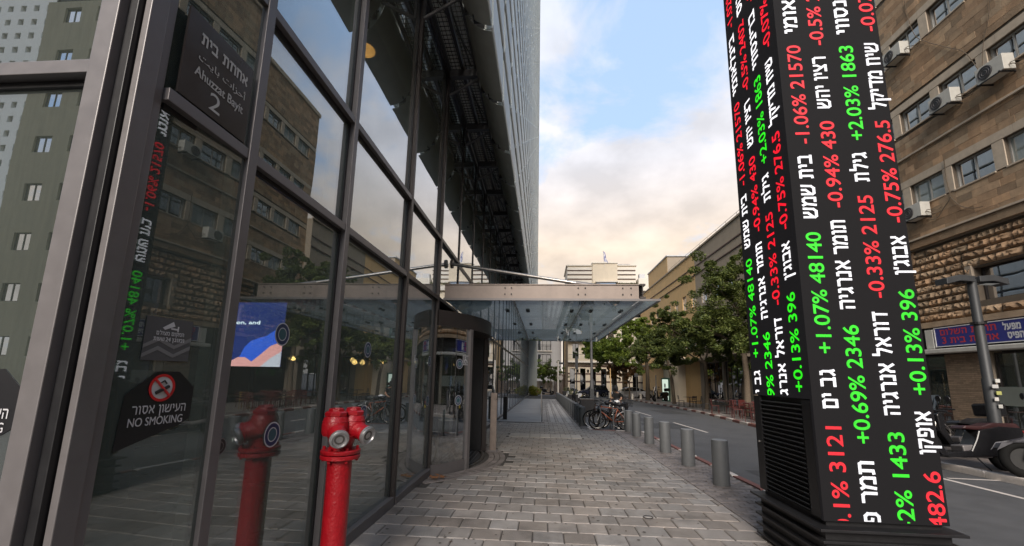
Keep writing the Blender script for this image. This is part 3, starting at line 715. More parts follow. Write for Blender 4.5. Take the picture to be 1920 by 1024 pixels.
# ---------------------------------------------------------------- LED pillar
PX0, PX1, PY0, PY1 = 2.38, 3.37, 3.91, 4.95
pil = thing('ticker_pillar', 'tall black square pillar wrapped in LED stock ticker text on a finned plinth', 'display', ((PX0+PX1)/2, (PY0+PY1)/2, 0))
MB().box(PX0+.035, PX1-.035, PY0+.035, PY1-.035, .30, 7.35).build('core', m_black, pil)
MB().box(PX0+.0, PX1, PY0, PY0+.034, .494, 7.3).build('front_screen', m_led, pil)
MB().box(PX0, PX0+.034, PY0+.036, PY1, 1.50, 7.3).build('street_screen', m_led, pil)
MB().box(PX1-.034, PX1, PY0+.036, PY1, 1.50, 7.3).build('road_screen', m_led, pil)
# louvred vent box under the side screen
MB().box(PX0+.004, PX0+.034, PY0+.036, PY0+.17, .50, 1.49).build('vent_frame', m_black, pil)
MB().box(PX0+.004, PX0+.034, PY1-.13, PY1, .50, 1.49).build('vent_frame', m_black, pil)
for i in range(22):
    z = .52+i*.0435; MB().cbox((PX0+.018, (PY0+PY1)/2+.02, z), (.034, PY1-PY0-.34, .010), ry=R_(38)).build('vent_louvre', m_black, pil)
for k in range(5):
    z = .45-k*.10; e_ = .045 if k else .075
    MB().box(PX0-e_, PX1+e_, PY0-e_, PY1+e_, z-.022, z).build('plinth_fin', m_black, pil, bevel=.003)
MB().box(PX0-.0, PX1+.0, PY0-.0, PY1+.0, 0, .44).build('plinth_core', m_black, pil)
MB().cyl((PX0+.004, PY1-.06, 1.0), (PX0-.008, PY1-.06, 1.0), .012, n=10).build('vent_lock', m_steel, pil)
COLS = {1: (2.527, [('+0.1% 3121', .30, 1.271, 'r'), ('גב ים', 1.425, 1.769, 'w'), ('+1.07% 48140', 1.912, 3.046, 'g'), ('בית שמש', 3.184, 3.836, 'w'), ('-1.06% 21570', 3.958, 5.046, 'r'), ('בינלאומי', 5.19, 6.0, 'w'), ('-1.02% 15290', 6.12, 7.2, 'r')]),
        2: (2.764, [('תמר פט', .36, .993, 'w'), ('+0.69% 2346', 1.139, 2.165, 'g'), ('תומר אנרגיה', 2.312, 3.166, 'w'), ('-0.94% 430', 3.294, 4.189, 'r'), ('רציו יהש', 4.328, 4.907, 'w'), ('-0.5% 2402', 5.042, 5.96, 'r'), ('נאוויטס', 6.1, 6.75, 'w')]),
        3: (3.030, [('+4.42% 1433', .15, 1.236, 'g'), ('דוראל אנרגיה', 1.379, 2.29, 'w'), ('-0.33% 2125', 2.422, 3.408, 'r'), ('גילת', 3.549, 3.852, 'w'), ('+2.03% 1863', 3.984, 5.017, 'g'), ('ברינסווי', 5.156, 5.86, 'w'), ('-0.07% 1780', 6.0, 7.0, 'r')]),
        4: (3.275, [('-1.5% 482.6', -.05, .923, 'r'), ('אופקו', 1.063, 1.422, 'w'), ('+0.13% 396', 1.562, 2.498, 'g'), ("אבוג'ן", 2.637, 3.009, 'w'), ('-0.75% 276.5', 3.139, 4.18, 'r'), ('שיח מדיקל', 4.304, 5.041, 'w'), ('-0.07% 1423', 5.179, 6.25, 'r'), ('אלביט', 6.38, 6.9, 'w')]),
}
LM = {'r': m_lred, 'g': m_lgreen, 'w': m_lwhite}
for c, (xc, rows) in COLS.items():
    for s, z0, z1, k in rows:
        heb = k == 'w'; hw = .138 if not heb else .128
        vy = None
        keep = None
        dsc = heb and any(q in s for q in 'קןףץך'); asc = heb and 'ל' in s
        if heb:
            hh = hw; keepv = (-.02, .56)
        # measure: fit digits to cap height, Hebrew to letter height, letting tails run over
        for face in ('front', 'street'):
            if face == 'front':
                U, V = (0, 0, 1), (-1, 0, 0); org = (xc+hw/2, PY0, z0); cl = ((0, 0, .505), (0, 0, 1)) if z0 < .51 else None
                nm = 'ticker_text'
            else:
                if z1 < 1.55: continue
                yc = PY1-.135-(c-1)*.245
                U, V = (0, 0, 1), (0, 1, 0); org = (PX0, yc-hw/2, z0); cl = ((0, 0, 1.51), (0, 0, 1)) if z0 < 1.51 else None
                nm = 'ticker_text'
            me_keep = None
            o = lettering(nm, s, org, U, V, z1-z0, hw, LM[k], pil, bold=.020 if heb else .013, heb=heb, keep=('H' if False else ((-.0, .60) if heb else (-.0, .73))), lift=.0035 , clip=cl)

# ---------------------------------------------------------------- fire hydrant
hyd = thing('fire_hydrant', 'red twin-outlet fire hydrant on a tall pipe beside the lobby glass', 'hydrant', (-1.60, 3.30, 0))
hx, hy = -1.60, 3.30
MB().lathe([(.092, 0), (.092, 1.0)], (hx, hy, 0), 32).build('pipe', m_red, hyd, smooth=True)
fl_ = MB(); fl_.lathe([(.10, .985), (.145, .985), (.150, .99), (.150, 1.012), (.145, 1.017), (.10, 1.017)], (hx, hy, 0), 32); fl_.lathe([(.10, 1.024), (.145, 1.024), (.150, 1.03), (.150, 1.050), (.144, 1.056), (.085, 1.056)], (hx, hy, 0), 32)
flo = fl_.build('flange', m_red, hyd, smooth=True)
for i in range(6):
    t = i*math.pi/3+.3; b_ = MB(); b_.cyl((hx+.125*math.cos(t), hy+.125*math.sin(t), .965), (hx+.125*math.cos(t), hy+.125*math.sin(t), 1.08), .012, n=6); b_.build('bolt', m_red, hyd)
MB().lathe([(.086, 1.05), (.088, 1.09), (.10, 1.12), (.105, 1.16)], (hx, hy, 0), 28).build('neck', m_red, hyd, smooth=True)
for sx, dirv in ((-1, Vector((.60, -.74, -.34))), (1, Vector((.92, -.36, -.30)))):
    c = Vector((hx+(-.040 if sx < 0 else .040), hy+(.085 if sx > 0 else -.045), 1.215)); d = dirv.normalized()
    hd = MB(); hd.lathe([(.01, -.125), (.055, -.12), (.088, -.085), (.100, -.03), (.098, .03), (.09, .05)], c, 28, Vector((0, 0, -1)) if False else -Vector((0, 0, 1)))
    hd.torus(c+Vector((0, 0, .055)), (0, 0, 1), .088, .010, 28, 6); hd.torus(c, Vector((d.y, -d.x, 0)), .0995, .004, 28, 4)
    hd.build('valve_head', m_red, hyd, smooth=True)
    cp = MB(); cp.lathe([(.085, .10), (.088, .125), (.075, .135), (.06, .137), (.058, .155), (.048, .158), (.045, .145), (.01, .145)], c, 8); capo = cp.build('head_cap', m_red, hyd)
    ou = MB(); ou.lathe([(.080, -.02), (.074, .04), (.062, .09), (.060, .125), (.068, .128), (.068, .142)], c+d*.02, 28, d); ou.build('outlet', m_red, hyd, smooth=True)
    rg = MB(); rg.lathe([(.062, .143), (.070, .145), (.073, .152), (.072, .163), (.067, .165), (.067, .176), (.058, .180), (.054, .168), (.050, .166)], c+d*.02, 32, d)
    ro = rg.build('coupling_ring', M('worn_aluminium', (.42, .42, .43), .38, .8, .2, 30), hyd, smooth=True)
    MB().lathe([(.052, .155), (.042, .158), (.038, .168), (.026, .170), (.024, .16), (.01, .16)], c+d*.02, 24, d).build('outlet_cap', M('dull_cap', (.13, .125, .12), .45, .7, .2, 30), hyd, smooth=True)

# ================================================================== BUILDINGS
def wall_grid(mb, W0, W1, Z0, Z1, ops, depth=.22, y=0.0):
    xs = sorted({W0, W1, *[v for o in ops for v in (o[0], o[1])]}); zs = sorted({Z0, Z1, *[v for o in ops for v in (o[2], o[3])]})
    xs = [v for v in xs if W0 <= v <= W1]; zs = [v for v in zs if Z0 <= v <= Z1]
    for i in range(len(xs)-1):
        for j in range(len(zs)-1):
            cx, cz = (xs[i]+xs[i+1])/2, (zs[j]+zs[j+1])/2
            if any(o[0] < cx < o[1] and o[2] < cz < o[3] for o in ops): continue
            mb.quad((xs[i], y, zs[j]), (xs[i+1], y, zs[j]), (xs[i+1], y, zs[j+1]), (xs[i], y, zs[j+1]))
    for a, b, c, d in ops:
        e = y+depth
        mb.quad((a, y, c), (a, e, c), (a, e, d), (a, y, d)); mb.quad((b, y, c), (b, y, d), (b, e, d), (b, e, c))
        mb.quad((a, y, c), (b, y, c), (b, e, c), (a, e, c)); mb.quad((a, y, d), (a, e, d), (b, e, d), (b, y, d))
    return mb
WC = {}
def window(root, x, z, w, h, n=2, mat=None, y=.12, bars=0, name='window', gm=None, fw=.05):
    mat = mat or m_alwin; gm = gm or m_win; k = (round(w, 2), round(h, 2), n, mat.name, bars, gm.name)
    if k not in WC:
        f = MB(); f.box(-w/2, w/2, 0, .06, 0, fw); f.box(-w/2, w/2, 0, .06, h-fw, h); f.box(-w/2, -w/2+fw, 0, .06, fw, h-fw); f.box(w/2-fw, w/2, 0, .06, fw, h-fw)
        for i in range(1, n): xx = -w/2+w*i/n; f.box(xx-fw/2, xx+fw/2, .002, .058, fw, h-fw)
        for i in range(1, bars+1): zz = h*i/(bars+1); f.box(-w/2+fw, w/2-fw, .01, .05, zz-.015, zz+.015)
        fm = f.mesh('window_frame'); fm.materials.append(mat)
        g = MB().box(-(w/n)/2+fw*.6, (w/n)/2-fw*.6, .028, .036, fw*.8, h-fw*.8).mesh('pane'); g.materials.append(gm); WC[k] = (fm, g)
    fm, g = WC[k]
    o = inst(name, fm, root, (x, y, z))
    for i in range(n):
        p = link(bpy.data.objects.new('pane', g)); p.parent = o; p.location = ((-w/2+w*(i+.5)/n), (0 if i % 2 else .012), 0)
    return o
def split_u(u0, u1, ops):
    segs = [(u0, u1)]
    for a, b in ops:
        ns = []
        for s0, s1 in segs:
            if b <= s0 or a >= s1: ns.append((s0, s1)); continue
            if a > s0: ns.append((s0, a))
            if b < s1: ns.append((b, s1))
        segs = ns
    return segs
def ashlar(U0, U1, Z0, Z1, ch, ln, ops, y=-.012, th=.03, gap=.006, rr=None, off=0):
    its = []; z = Z0; r = 0
    while z < Z1-.02:
        h = min(ch, Z1-z); us = U0-(ln/2 if r % 2 else 0)
        while us < U1:
            l = ln*rr.uniform(.75, 1.3); a, b = max(us, U0), min(us+l, U1); us += l
            if b-a < .03: continue
            for s0, s1 in split_u(a, b, [(o[0], o[1]) for o in ops if o[2] < z+h-.02 and o[3] > z+.02]):
                if s1-s0 > .04: its.append((((s0+s1)/2, y+rr.uniform(-.004, .004), z+h/2), (s1-s0-gap, th, h-gap), 0, rr.randrange(4)))
        z += h; r += 1
    return its

# --- limestone office block across the road: local x runs from its far end (world Y 30) toward the viewer
def RM(loc, rz): return Matrix.Translation(loc) @ Matrix.Rotation(rz, 4, 'Z')
sb = thing('limestone_office_block', 'golden limestone office block with strips of aluminium windows above street shops', 'building')
SBL = (15.0, 30.0, -.25); SBM = RM(SBL, R_(-90)); U = lambda Y: 30.0-Y; Zo = .25
ops = []; wins = []
for r in range(5):
    z0 = 8.72+r*3.28-.02
    if r > 3: break
    k = 0; Y = 30-1.2
    while Y > -22:
        c = 16.30-1.73*round((16.30-Y)/1.73)
        Y = c
        ops.append((U(Y+.68), U(Y-.68), z0+Zo, z0+Zo+.97)); wins.append((U(Y), z0+Zo, r, k)); k += 1
        Y -= 1.73
w0 = MB(); wall_grid(w0, 0, 62, 7.02+Zo, 23.0, ops, .2, .018)
w0.build('wall', m_mortar, sb)
w1 = MB(); w1.box(.0, 62, .45, 14, -.6, 7.0+Zo); w1.box(0.05, 61.9, .35, 14, 7.28+Zo, 22.4); w1.build('body', m_dark, sb)
MB().quad((0, .02, 7.0), (0, 14, 7.0), (0, 14, 23), (0, .02, 23)).build('end_wall', m_greypl, sb)
MB().box(-.1, 62.1, -.12, 14.1, 22.95, 23.25).build('roof', m_band, sb)
rr = random.Random(11)
bops = list(ops)
for r in range(4):
    z0 = 8.70+r*3.28+Zo
    for nm, za, zb, pr in (('lintel_band', z0+.97, z0+1.27, .022),):
        its = []; u = 0
        while u < 62: its.append(((u+.6, -.004, (za+zb)/2), (1.19, .05, zb-za-.006), 0, 0)); u += 1.2
        pieces(its, nm, m_band, sb, ('box',), 60, 14, fr=SBM); bops.append((0, 62, za, zb))
its = []
for (a, b, c, d) in ops: pass
for (u, z, r, k) in wins:
    o = window(sb, u, z, 1.36, .97, 2, gm=m_winp if (k*7+r*5) % 5 in (0, 2) or r == 0 and k % 2 else m_win)
    MB().box(u-.70, u+.70, -.05, .10, z-.045, z-.0).build('sill', m_band, o) if False else None
its = []
for i, (u, z, r, k) in enumerate(wins):
    its.append(((u+.865, -.0, z+.48), (.345, .045, .955), 0, 0))
    bops.append((u+.68, u+1.05, z, z+.97))
pieces(its, 'window_pier', m_band, sb, ('box',), 60, 14, fr=SBM)
its = [((u, -.012, z-.03), (1.40, .09, .05), 0, 0) for (u, z, r, k) in wins]
pieces(its, 'window_sill', m_band, sb, ('box',), 80, 14, fr=SBM)
its = ashlar(0, 62, 7.34+Zo, 22.95, .262, .52, bops, rr=rr)
pieces(its, 'facade_stone', m_stone, sb, ('box',), 300, 8, fr=SBM)
for z, h, p in ((7.02, .30, .10), (7.33, .07, .16), (10.86, .075, .09)):
    its = []; u = 0
    while u < 62: its.append(((u+1, -p/2, z+Zo+h/2), (1.994, p+.04, h-.004), 0, 0)); u += 2
    pieces(its, 'string_course', m_stone if h > .2 else m_band, sb, ('box',), 60, 14, fr=SBM)
# rough lower storey, set back under the overhang
gops = [(U(15.2), U(11.2), 4.55+Zo, 5.72+Zo), (U(9.2), U(5.0), 4.55+Zo, 5.72+Zo), (U(24), U(20), 4.55+Zo, 5.72+Zo)]
g0 = MB(); wall_grid(g0, 0, 62, 3.9+Zo, 7.02+Zo, gops, .3, .10); g0.build('lower_wall', m_mortar, sb)
MB().box(0, 62, -.0, .44, 6.98+Zo, 7.02+Zo).build('overhang_soffit', m_greypl, sb)
its = ashlar(0, 62, 4.06+Zo, 6.9+Zo, .285, .62, gops, y=.06, th=.12, gap=.012, rr=rr)
pieces(its, 'rough_stone', m_stone, sb, ('rough1', 'rough2', 'rough3', 'rough4'), 300, 8, fr=SBM)
for (a, b, c, d) in gops:
    window(sb, (a+b)/2, c, b-a, d-c, 3, m_bronze, y=.32)
    MB().box(a-.22, a-.002, .0, .25, c-.05, d+.1).build('window_jamb', m_greypl, sb)
for u in (U(17.4), U(19.4), U(10.6)): MB().box(u-.1, u+.1, -.02, .09, 6.42+Zo, 6.96+Zo).build('corbel', m_stone, sb, bevel=.02)
MB().box(0, 62, -.06, .10, 3.82+Zo, 4.03+Zo).build('ledge', m_stone, sb)
# shopfront: brick-clad pier, fluted awning box, glazing
MB().box(0, 62, .02, .40, 2.80+Zo, 3.8+Zo).build('fascia_board', m_dark, sb)
aw = MB(); aw.box(U(17.3), U(4), -.32, .018, 2.80+Zo, 2.97+Zo); awo = aw.build('awning_box', m_ac, sb, bevel=.03)
its = []
MB().box(U(16.62), U(15.42), .0, .40, -.5, 2.79+Zo).build('brick_pier', m_mortar, sb)
rr2 = random.Random(5); z = -.1; r = 0
m_brick = M('slim_buff_brick', (.24, .175, .12), .85, 0, .2, 12, rnd=.18, bump=.5)
while z < 2.95:
    u = U(16.62)-(.11 if r % 2 else 0)
    while u < U(15.42):
        a, b = max(u, U(16.62)), min(u+.22, U(15.42)); u += .22
        if b-a > .03: its.append((((a+b)/2, -.012, z+.032), (b-a-.01, .025, .056), 0, 0))
    z += .066; r += 1
pieces(its, 'brick', m_brick, sb, ('box',), 300, 5, fr=SBM)
for (ya, yb) in ((18.6, 16.64), (15.0, 12.2), (12.1, 9.4), (9.3, 6)):
    window(sb, (U(ya)+U(yb))/2, .05+Zo, abs(ya-yb)-.05, 2.7, 2, m_bronze, y=.06, name='shop_window', gm=glass('shop_glass%d' % int(ya), (.6, .62, .6), .08, .8))
MB().box(U(15.38), U(15.04), .0, .38, -.5, 2.79+Zo).build('shop_pier', m_greypl, sb)
MB().box(U(15), U(6), .0, .012, 1.02+Zo, 1.62+Zo).build('frosted_strip', M('frosted_film', (.17, .19, .17), .8, 0, .1, 3), sb)
# shop interior
w2 = MB(); w2.quad((U(20), .43, .25), (U(5), .43, .25), (U(5), .43, 3), (U(20), .43, 3)); w2.build('shop_back', M('shop_back_glow', (.16, .145, .12), .9, 0, .6, 2.2, emit=(.5, .45, .36), es=.035), sb)  # back wall glows faintly by itself, standing in for shop light
MB().box(U(13.9), U(12.5), .20, .26, 2.36+Zo, 2.39+Zo).build('strip_lamp', emis('strip_lamp_glow', (1, .95, .85), 4), sb)
for i, (u, zz, w, h, c) in enumerate([(U(14.3), .55, .5, .35, (.3, .04, .03)), (U(13.5), .6, .6, .2, (.35, .3, .25)), (U(13), .35, .9, .25, (.25, .03, .03)), (U(12.7), 1.85, .5, .3, (.05, .06, .08)), (U(13.8), 1.9, .6, .35, (.06, .05, .05)), (U(17.2), 1.7, .7, .5, (.22, .2, .12))]):
    MB().box(u-w/2, u+w/2, .2, .38, zz+Zo, zz+h+Zo).build('shelf_goods', M('goods%d' % i, c, .6, 0, .3, 20), sb)
sb.location = SBL; sb.rotation_euler = (0, 0, R_(-90))
# shop sign
sg = thing('lottery_shop_sign', 'long dark blue shop sign with red and white Hebrew lettering above the awning', 'sign', (14.9, 14.6, 3.05))
ym, yM = 10.6, 16.74
MB().box(14.86, 14.98, ym, yM, 3.05, 3.76).build('board', M('sign_blue', (.022, .025, .12), .4, 0, .1, 4, emit=(.05, .06, .3), es=.05), sg)
fr_ = MB(); fr_.box(14.84, 14.859, ym, yM, 3.735, 3.765); fr_.box(14.84, 14.859, ym, yM, 3.04, 3.07); fr_.box(14.84, 14.859, yM-.03, yM, 3.07, 3.735); fr_.box(14.84, 14.859, ym, ym+.03, 3.07, 3.735); fr_.build('sign_frame', m_txt, sg)
m_sred = M('sign_red_print', (.50, .045, .05), .5, 0, 0); m_sw = M('sign_white_face', (.62, .62, .62), .5, 0, 0)
lettering('sign_text', 'תחנת השלום', (14.856, 16.52, 3.47), (0, -1, 0), (0, 0, 1), 1.95, .20, m_sred, sg, .02, True, (0, .6))
lettering('sign_text', 'אחוזת בית 3', (14.856, 16.48, 3.16), (0, -1, 0), (0, 0, 1), 1.95, .20, m_sred, sg, .02, True, (0, .6))
lettering('sign_text', 'מפעל', (14.856, 14.38, 3.44), (0, -1, 0), (0, 0, 1), .52, .19, m_sw, sg, .045, True, (0, .6))
lettering('sign_text', 'הפיס', (14.856, 14.28, 3.16), (0, -1, 0), (0, 0, 1), .48, .19, m_sw, sg, .045, True, (0, .6))
MB().lathe([(.27, 0), (.27, .02)], (14.86, 13.45, 3.40), 24, (-1, 0, 0)).build('sign_emblem', m_sw, sg)
sg2 = thing('white_light_box', 'small white sign box at the far end of the blue shop sign', 'sign', (14.9, 17.0, 3.05))
MB().box(14.84, 14.98, 16.80, 17.12, 3.0, 3.72).build('sign_face', m_ac, sg2, bevel=.01)

# AC units
def ac_unit():
    r = thing('air_conditioner', 'white outdoor air conditioning unit', 'air conditioner')
    MB().box(-.42, .42, -.36, 0, 0, .56).build('casing', m_ac, r, bevel=.012)
    g = MB(); g.cyl((-.13, -.361, .28), (-.13, -.372, .28), .235, n=24); fan = g.build('fan_grille', M('fan_black', (.03, .03, .032), .6), r)
    rg = MB()
    for q in (.08, .15, .22): rg.torus((-.13, -.375, .28), (0, 1, 0), q, .006, 24, 4)
    rg.build('grille_ring', m_alu, fan)
    bk = MB(); bk.box(-.35, -.31, -.44, .12, -.05, -.003); bk.box(.31, .35, -.44, .12, -.05, -.003); bk.box(-.35, .35, -.40, -.37, -.04, -.006); bk.build('bracket', m_black, r)
    pp = MB(); pp.tube([(.42, -.2, .14), (.52, -.2, .10), (.62, -.08, -.02), (.74, .10, .06)], .016, 6); pp.tube([(.42, -.16, .2), (.55, -.15, .18), (.68, -.02, .1), (.78, .10, .2)], .012, 6); pp.build('pipe', m_bark, r)
    return r
ac0 = ac_unit()
acs = [(16.45, 15.05, 'white air conditioner under the highest windows, close behind the ticker pillar'),
       (14.85, 11.70, 'white air conditioner below the middle window of the second row down'),
       (13.15, 11.60, 'white air conditioner with pipes near the right edge of the stone wall'),
       (16.60, 8.10, 'white air conditioner under the lowest window row beside the ticker pillar')]
for i, (Y, z, lb) in enumerate(acs):
    o = ac0 if i == 0 else copy_tree(ac0)
    o.location = (14.90, Y, z); o.rotation_euler.z = R_(-90); o['label'] = lb; o['group'] = 'air conditioners on the stone facade'
def cable(name, label, pts, r=.012):
    mb = MB(); P_ = [Vector(p) for p in pts]; q = []
    for i in range(len(P_)-1):
        a = P_[max(i-1, 0)]; b = P_[i]; c = P_[i+1]; d = P_[min(i+2, len(P_)-1)]
        for k in range(6):
            t = k/6; q.append(.5*((2*b)+(c-a)*t+(2*a-5*b+4*c-d)*t*t+(3*b-a-3*c+d)*t**3))
    q.append(P_[-1]); mb.tube(q, r, 6)
    return tag(mb.build(name, m_bark), label, 'cable')
cable('facade_cable', 'brown cable looping from the top windows across the stone to the next row', [(14.93, 15.95, 17.4), (14.93, 15.9, 16.5), (14.93, 15.75, 15.6), (14.93, 15.4, 15.0), (14.93, 14.6, 14.0), (14.93, 14.15, 13.45), (14.93, 13.85, 12.6), (14.93, 13.75, 12.1)])
cable('facade_cable', 'thin pale cable hanging down to the right hand air conditioner', [(14.93, 12.75, 17), (14.93, 12.9, 15.5), (14.93, 13.2, 14.0), (14.93, 13.5, 13.2), (14.93, 13.7, 12.2)], .01)
cable('facade_cable', 'cable running down between the lowest windows to the air conditioner', [(14.93, 15.42, 9.95), (14.93, 15.45, 9.2), (14.93, 15.42, 8.5), (14.93, 15.7, 8.2), (14.9, 16.0, 7.9), (14.75, 16.2, 7.95)], .016)
cable('facade_cable', 'cable sagging from the lowest windows to a hook right of them', [(14.93, 15.42, 8.5), (14.93, 15.1, 8.0), (14.93, 14.7, 7.75), (14.93, 14.4, 7.68)], .013)

# --- long ochre / beige building behind the trees (local x from world Y 62 toward viewer)
ob = thing('ochre_building', 'long plastered building, ochre at its far half and beige nearer, behind the street trees', 'building')
OBL = (14.5, 62.0, -.95); OBM = RM(OBL, R_(-90)); Zb = .95; UO = lambda Y: 62-Y
ops = []
for r, z in enumerate((4.6, 8.6)):
    Y = 58.5
    while Y > 32: ops.append((UO(Y+.55), UO(Y-.55), z+Zb, z+Zb+1.5)); Y -= 2.6
gops = [(UO(Y+1.9), UO(Y-1.9), .75, 4.1) for Y in (32.6, 36.8, 41.0)]
for nm, ua, ub, mt in (('beige_wall', UO(39.6), 32, m_greypl), ('ochre_wall', 0, UO(39.6), m_ochre)):
    w0 = MB(); oo = [o for o in ops+gops if ua <= o[0] and o[1] <= ub]; wall_grid(w0, ua, ub, 4.4 if nm == 'x' else -.3, 13.85+Zb, oo, .25)
    w0.build(nm, mt, ob)
MB().box(.05, 31.9, .3, 15, -.3, 13.5+Zb).build('body', m_dark, ob)
for (a, b, c, d) in ops:
    if c > 3: window(ob, (a+b)/2, c, b-a, d-c, 2, m_white, bars=1, y=.10)
for (a, b, c, d) in gops: window(ob, (a+b)/2, c, b-a, d-c, 4, m_black, bars=1, y=.12, name='shop_window')
MB().box(-.1, 32.1, -.10, .02, 13.8+Zb, 13.95+Zb).build('coping', m_greypl, ob)
MB().box(-.0, 32, -.05, -.002, 12.35+Zb, 12.45+Zb).build('string_course', m_brownband, ob)
MB().box(-.0, 32, -.07, -.002, 11.55+Zb, 11.63+Zb).build('string_course', m_brownband, ob)
MB().box(-.0, 32, -.75, -.002, 4.30, 4.50).build('shop_canopy', m_greypl, ob)
MB().box(UO(48.3), UO(48.3), 0, 0, 0, 0) if False else None
rb = MB(); rb.box(UO(57), UO(48.2), .05, 5, 13.96+Zb, 16.0+Zb); rb.build('rooftop_room', m_ochre, ob)
rb = MB(); rb.quad((UO(48.19), .06, 13.96+Zb), (UO(48.19), 5, 13.96+Zb), (UO(48.19), 5, 16+Zb), (UO(48.19), .06, 16+Zb)); rb.build('rooftop_side', m_greypl, ob)
MB().box(UO(57.1), UO(48.05), -.05, 5.1, 16.0+Zb, 16.14+Zb).build('rooftop_slab', m_white, ob)
MB().quad((32, 0, -.3), (32, 15, -.3), (32, 15, 14.8), (32, 0, 14.8)).build('end_wall', m_greypl, ob)
ra = MB(); ra.tube([(UO(48), .15, 14.35+Zb), (UO(30.2), .15, 14.35+Zb)], .018, 6)
for i in range(10): u = UO(48)+i*1.9; ra.tube([(u, .15, 13.95+Zb), (u, .15, 14.35+Zb)], .015, 6)
ra.build('roof_rail', m_steel, ob)
ob.location = OBL; ob.rotation_euler = (0, 0, R_(-90))
# pale corner kiosk front at the far end of the ochre building
kf = thing('pale_shop_front', 'pale rounded shop front with a green framed lit door at the far corner', 'building', (13.7, 45, -.7))
MB().lathe([(1.9, -.8), (1.9, 3.2), (2.1, 3.25), (2.1, 3.9), (1.9, 3.95)], (14.8, 45.5, 0), 32).build('round_wall', m_cream, kf, smooth=True)
MB().cbox((12.88, 45.0, .55), (.10, 1.5, 2.5), R_(14)).build('door_frame', M('door_green', (.10, .22, .16), .6), kf)
MB().cbox((12.82, 44.98, .6), (.04, 1.1, 2.1), R_(14)).build('door_leaf', M('lit_shop_glass', (.3, .33, .3), .4, emit=(.75, .9, .75), es=.35), kf)
MB().cbox((12.77, 44.9, 1.0), (.02, .28, .42), R_(14)).build('notice', m_txt, kf)

# --- cream building at the end of the street (faces -Y)
cb = thing('cream_corner_building', 'cream four storey building with brown stripes, balconies and a stepped top closing the street', 'building')
CBL = (3.7, 66.2, -1.0)
ops = []; W_ = 19
gx = [.95+i*1.62 for i in range(11)]
ops += [(x-.42, x+.42, .55, 4.1) for x in gx]
sq = [(x+.81-.16, x+.81+.16, 3.45, 3.95) for x in gx[:-1]]
ops += sq
f1 = [1.45, 3.35, 4.35, 7.0, 9.2, 11.4, 13.6, 15.8]
ops += [(x-.48, x+.48, 5.65, 8.0) for x in f1]
ops += [(x-.48, x+.48, 9.0, 11.2) for x in f1]+[(x-.48, x+.48, 12.3, 14.4) for x in f1]
w0 = MB(); wall_grid(w0, 0, W_, -.2, 16.6, ops, .3); w0.build('wall', m_cream, cb)
w0 = MB(); w0.quad((0, 0, -.2), (0, 12, -.2), (0, 12, 16.6), (0, 0, 16.6)); w0.quad((W_, 0, -.2), (W_, 12, -.2), (W_, 12, 16.6), (W_, 0, 16.6)); w0.quad((0, 0, 16.6), (W_, 0, 16.6), (W_, 12, 16.6), (0, 12, 16.6)); w0.build('side_wall', m_ochre, cb)
MB().box(.1, W_-.1, .35, 11.9, 0, 16.5).build('body', m_dark, cb)
for x in gx: window(cb, x, .55, .84, 3.55, 1, m_black, y=.1, bars=2)
for a, b, c, d in sq: window(cb, (a+b)/2, c, b-a, d-c, 1, m_black, y=.1)
for zz in (5.65, 9.0, 12.3):
    for x in f1:
        window(cb, x, zz, .96, 2.35 if zz < 6 else 2.2, 2, m_black, y=.1, bars=1)
        s_ = MB(); s_.box(x-.62, x-.485, -.05, .01, zz-.02, zz+2.5); s_.box(x+.485, x+.62, -.05, .01, zz-.02, zz+2.5); s_.box(x-.484, x+.484, -.05, .01, zz+2.36, zz+2.5); s_.build('window_surround', m_creamw, cb)
for z in (4.35,): MB().box(0, W_, -.03, -.002, z, z+.22).build('brown_stripe', m_brownband, cb)
for z in (3.15, 1.95):
    xs = [0]+[v for x in gx for v in (x-.43, x+.43)]+[W_]
    for a, b in zip(xs[::2], xs[1::2]):
        if b-a > .05: MB().box(a, b, -.03, -.002, z, z+.24).build('brown_stripe', m_brownband, cb)
for z, a, b, dp in ((7.0-2.0+.0, .2, 12.0, .9), (8.35, -.1, 8.6, 1.0), (11.7, -.1, 12, 1.0), (14.9, 0, W_, .5)):
    sl = MB(); sl.box(a, b, -dp, -.002, z, z+.26); sl.build('balcony_slab', m_creamw, cb)
    if dp > .6:
        ra = MB(); ra.tube([(a+.1, -dp+.05, z+1.25), (b-.1, -dp+.05, z+1.25)], .025, 5)
        x = a+.1
        while x < b: ra.tube([(x, -dp+.05, z+.26), (x, -dp+.05, z+1.25)], .012, 4); x += .16
        ra.build('balcony_railing', m_black, cb)
# terrace parapet and stepped top
t_ = MB(); t_.box(-.4, 15.4, -.5, -.2, 16.55, 17.35); t_.box(11.5, 15.6, -.6, 3, 16.55, 18.6); t_.build('terrace_parapet', m_creamw, cb)
MB().box(.2, 11.3, .4, 8, 16.6, 20.9).build('upper_storey', m_cream, cb)
MB().box(4.3, 8.3, .1, 8, 17.9, 21.25).build('centre_block', m_cream, cb)
MB().box(4.2, 8.4, -.05, 8, 21.25, 21.42).build('centre_cornice', m_creamw, cb)
MB().box(.0, 4.2, .2, 8, 20.9, 21.05).build('cornice', m_creamw, cb); MB().box(8.4, 11.5, .2, 8, 20.9, 21.05).build('cornice', m_creamw, cb)
for z in (18.0, 18.75, 19.5, 20.2):
    for a, b in ((.2, 4.25), (8.35, 11.3)):
        MB().box(a, b, .30, .385, z, z+.46).build('horizontal_fin', m_creamw, cb); MB().box(a+.02, b-.02, .386, .398, z-.2, z).build('painted_shade_strip', m_brownband, cb)  # brown strips painted in as the shade below each fin
MB().box(4.9, 8.0, -.15, .09, 16.9, 18.0).build('terrace_window', m_win, cb)
MB().box(4.7, 8.3, -.5, .1, 18.02, 18.15).build('terrace_canopy', m_creamw, cb)
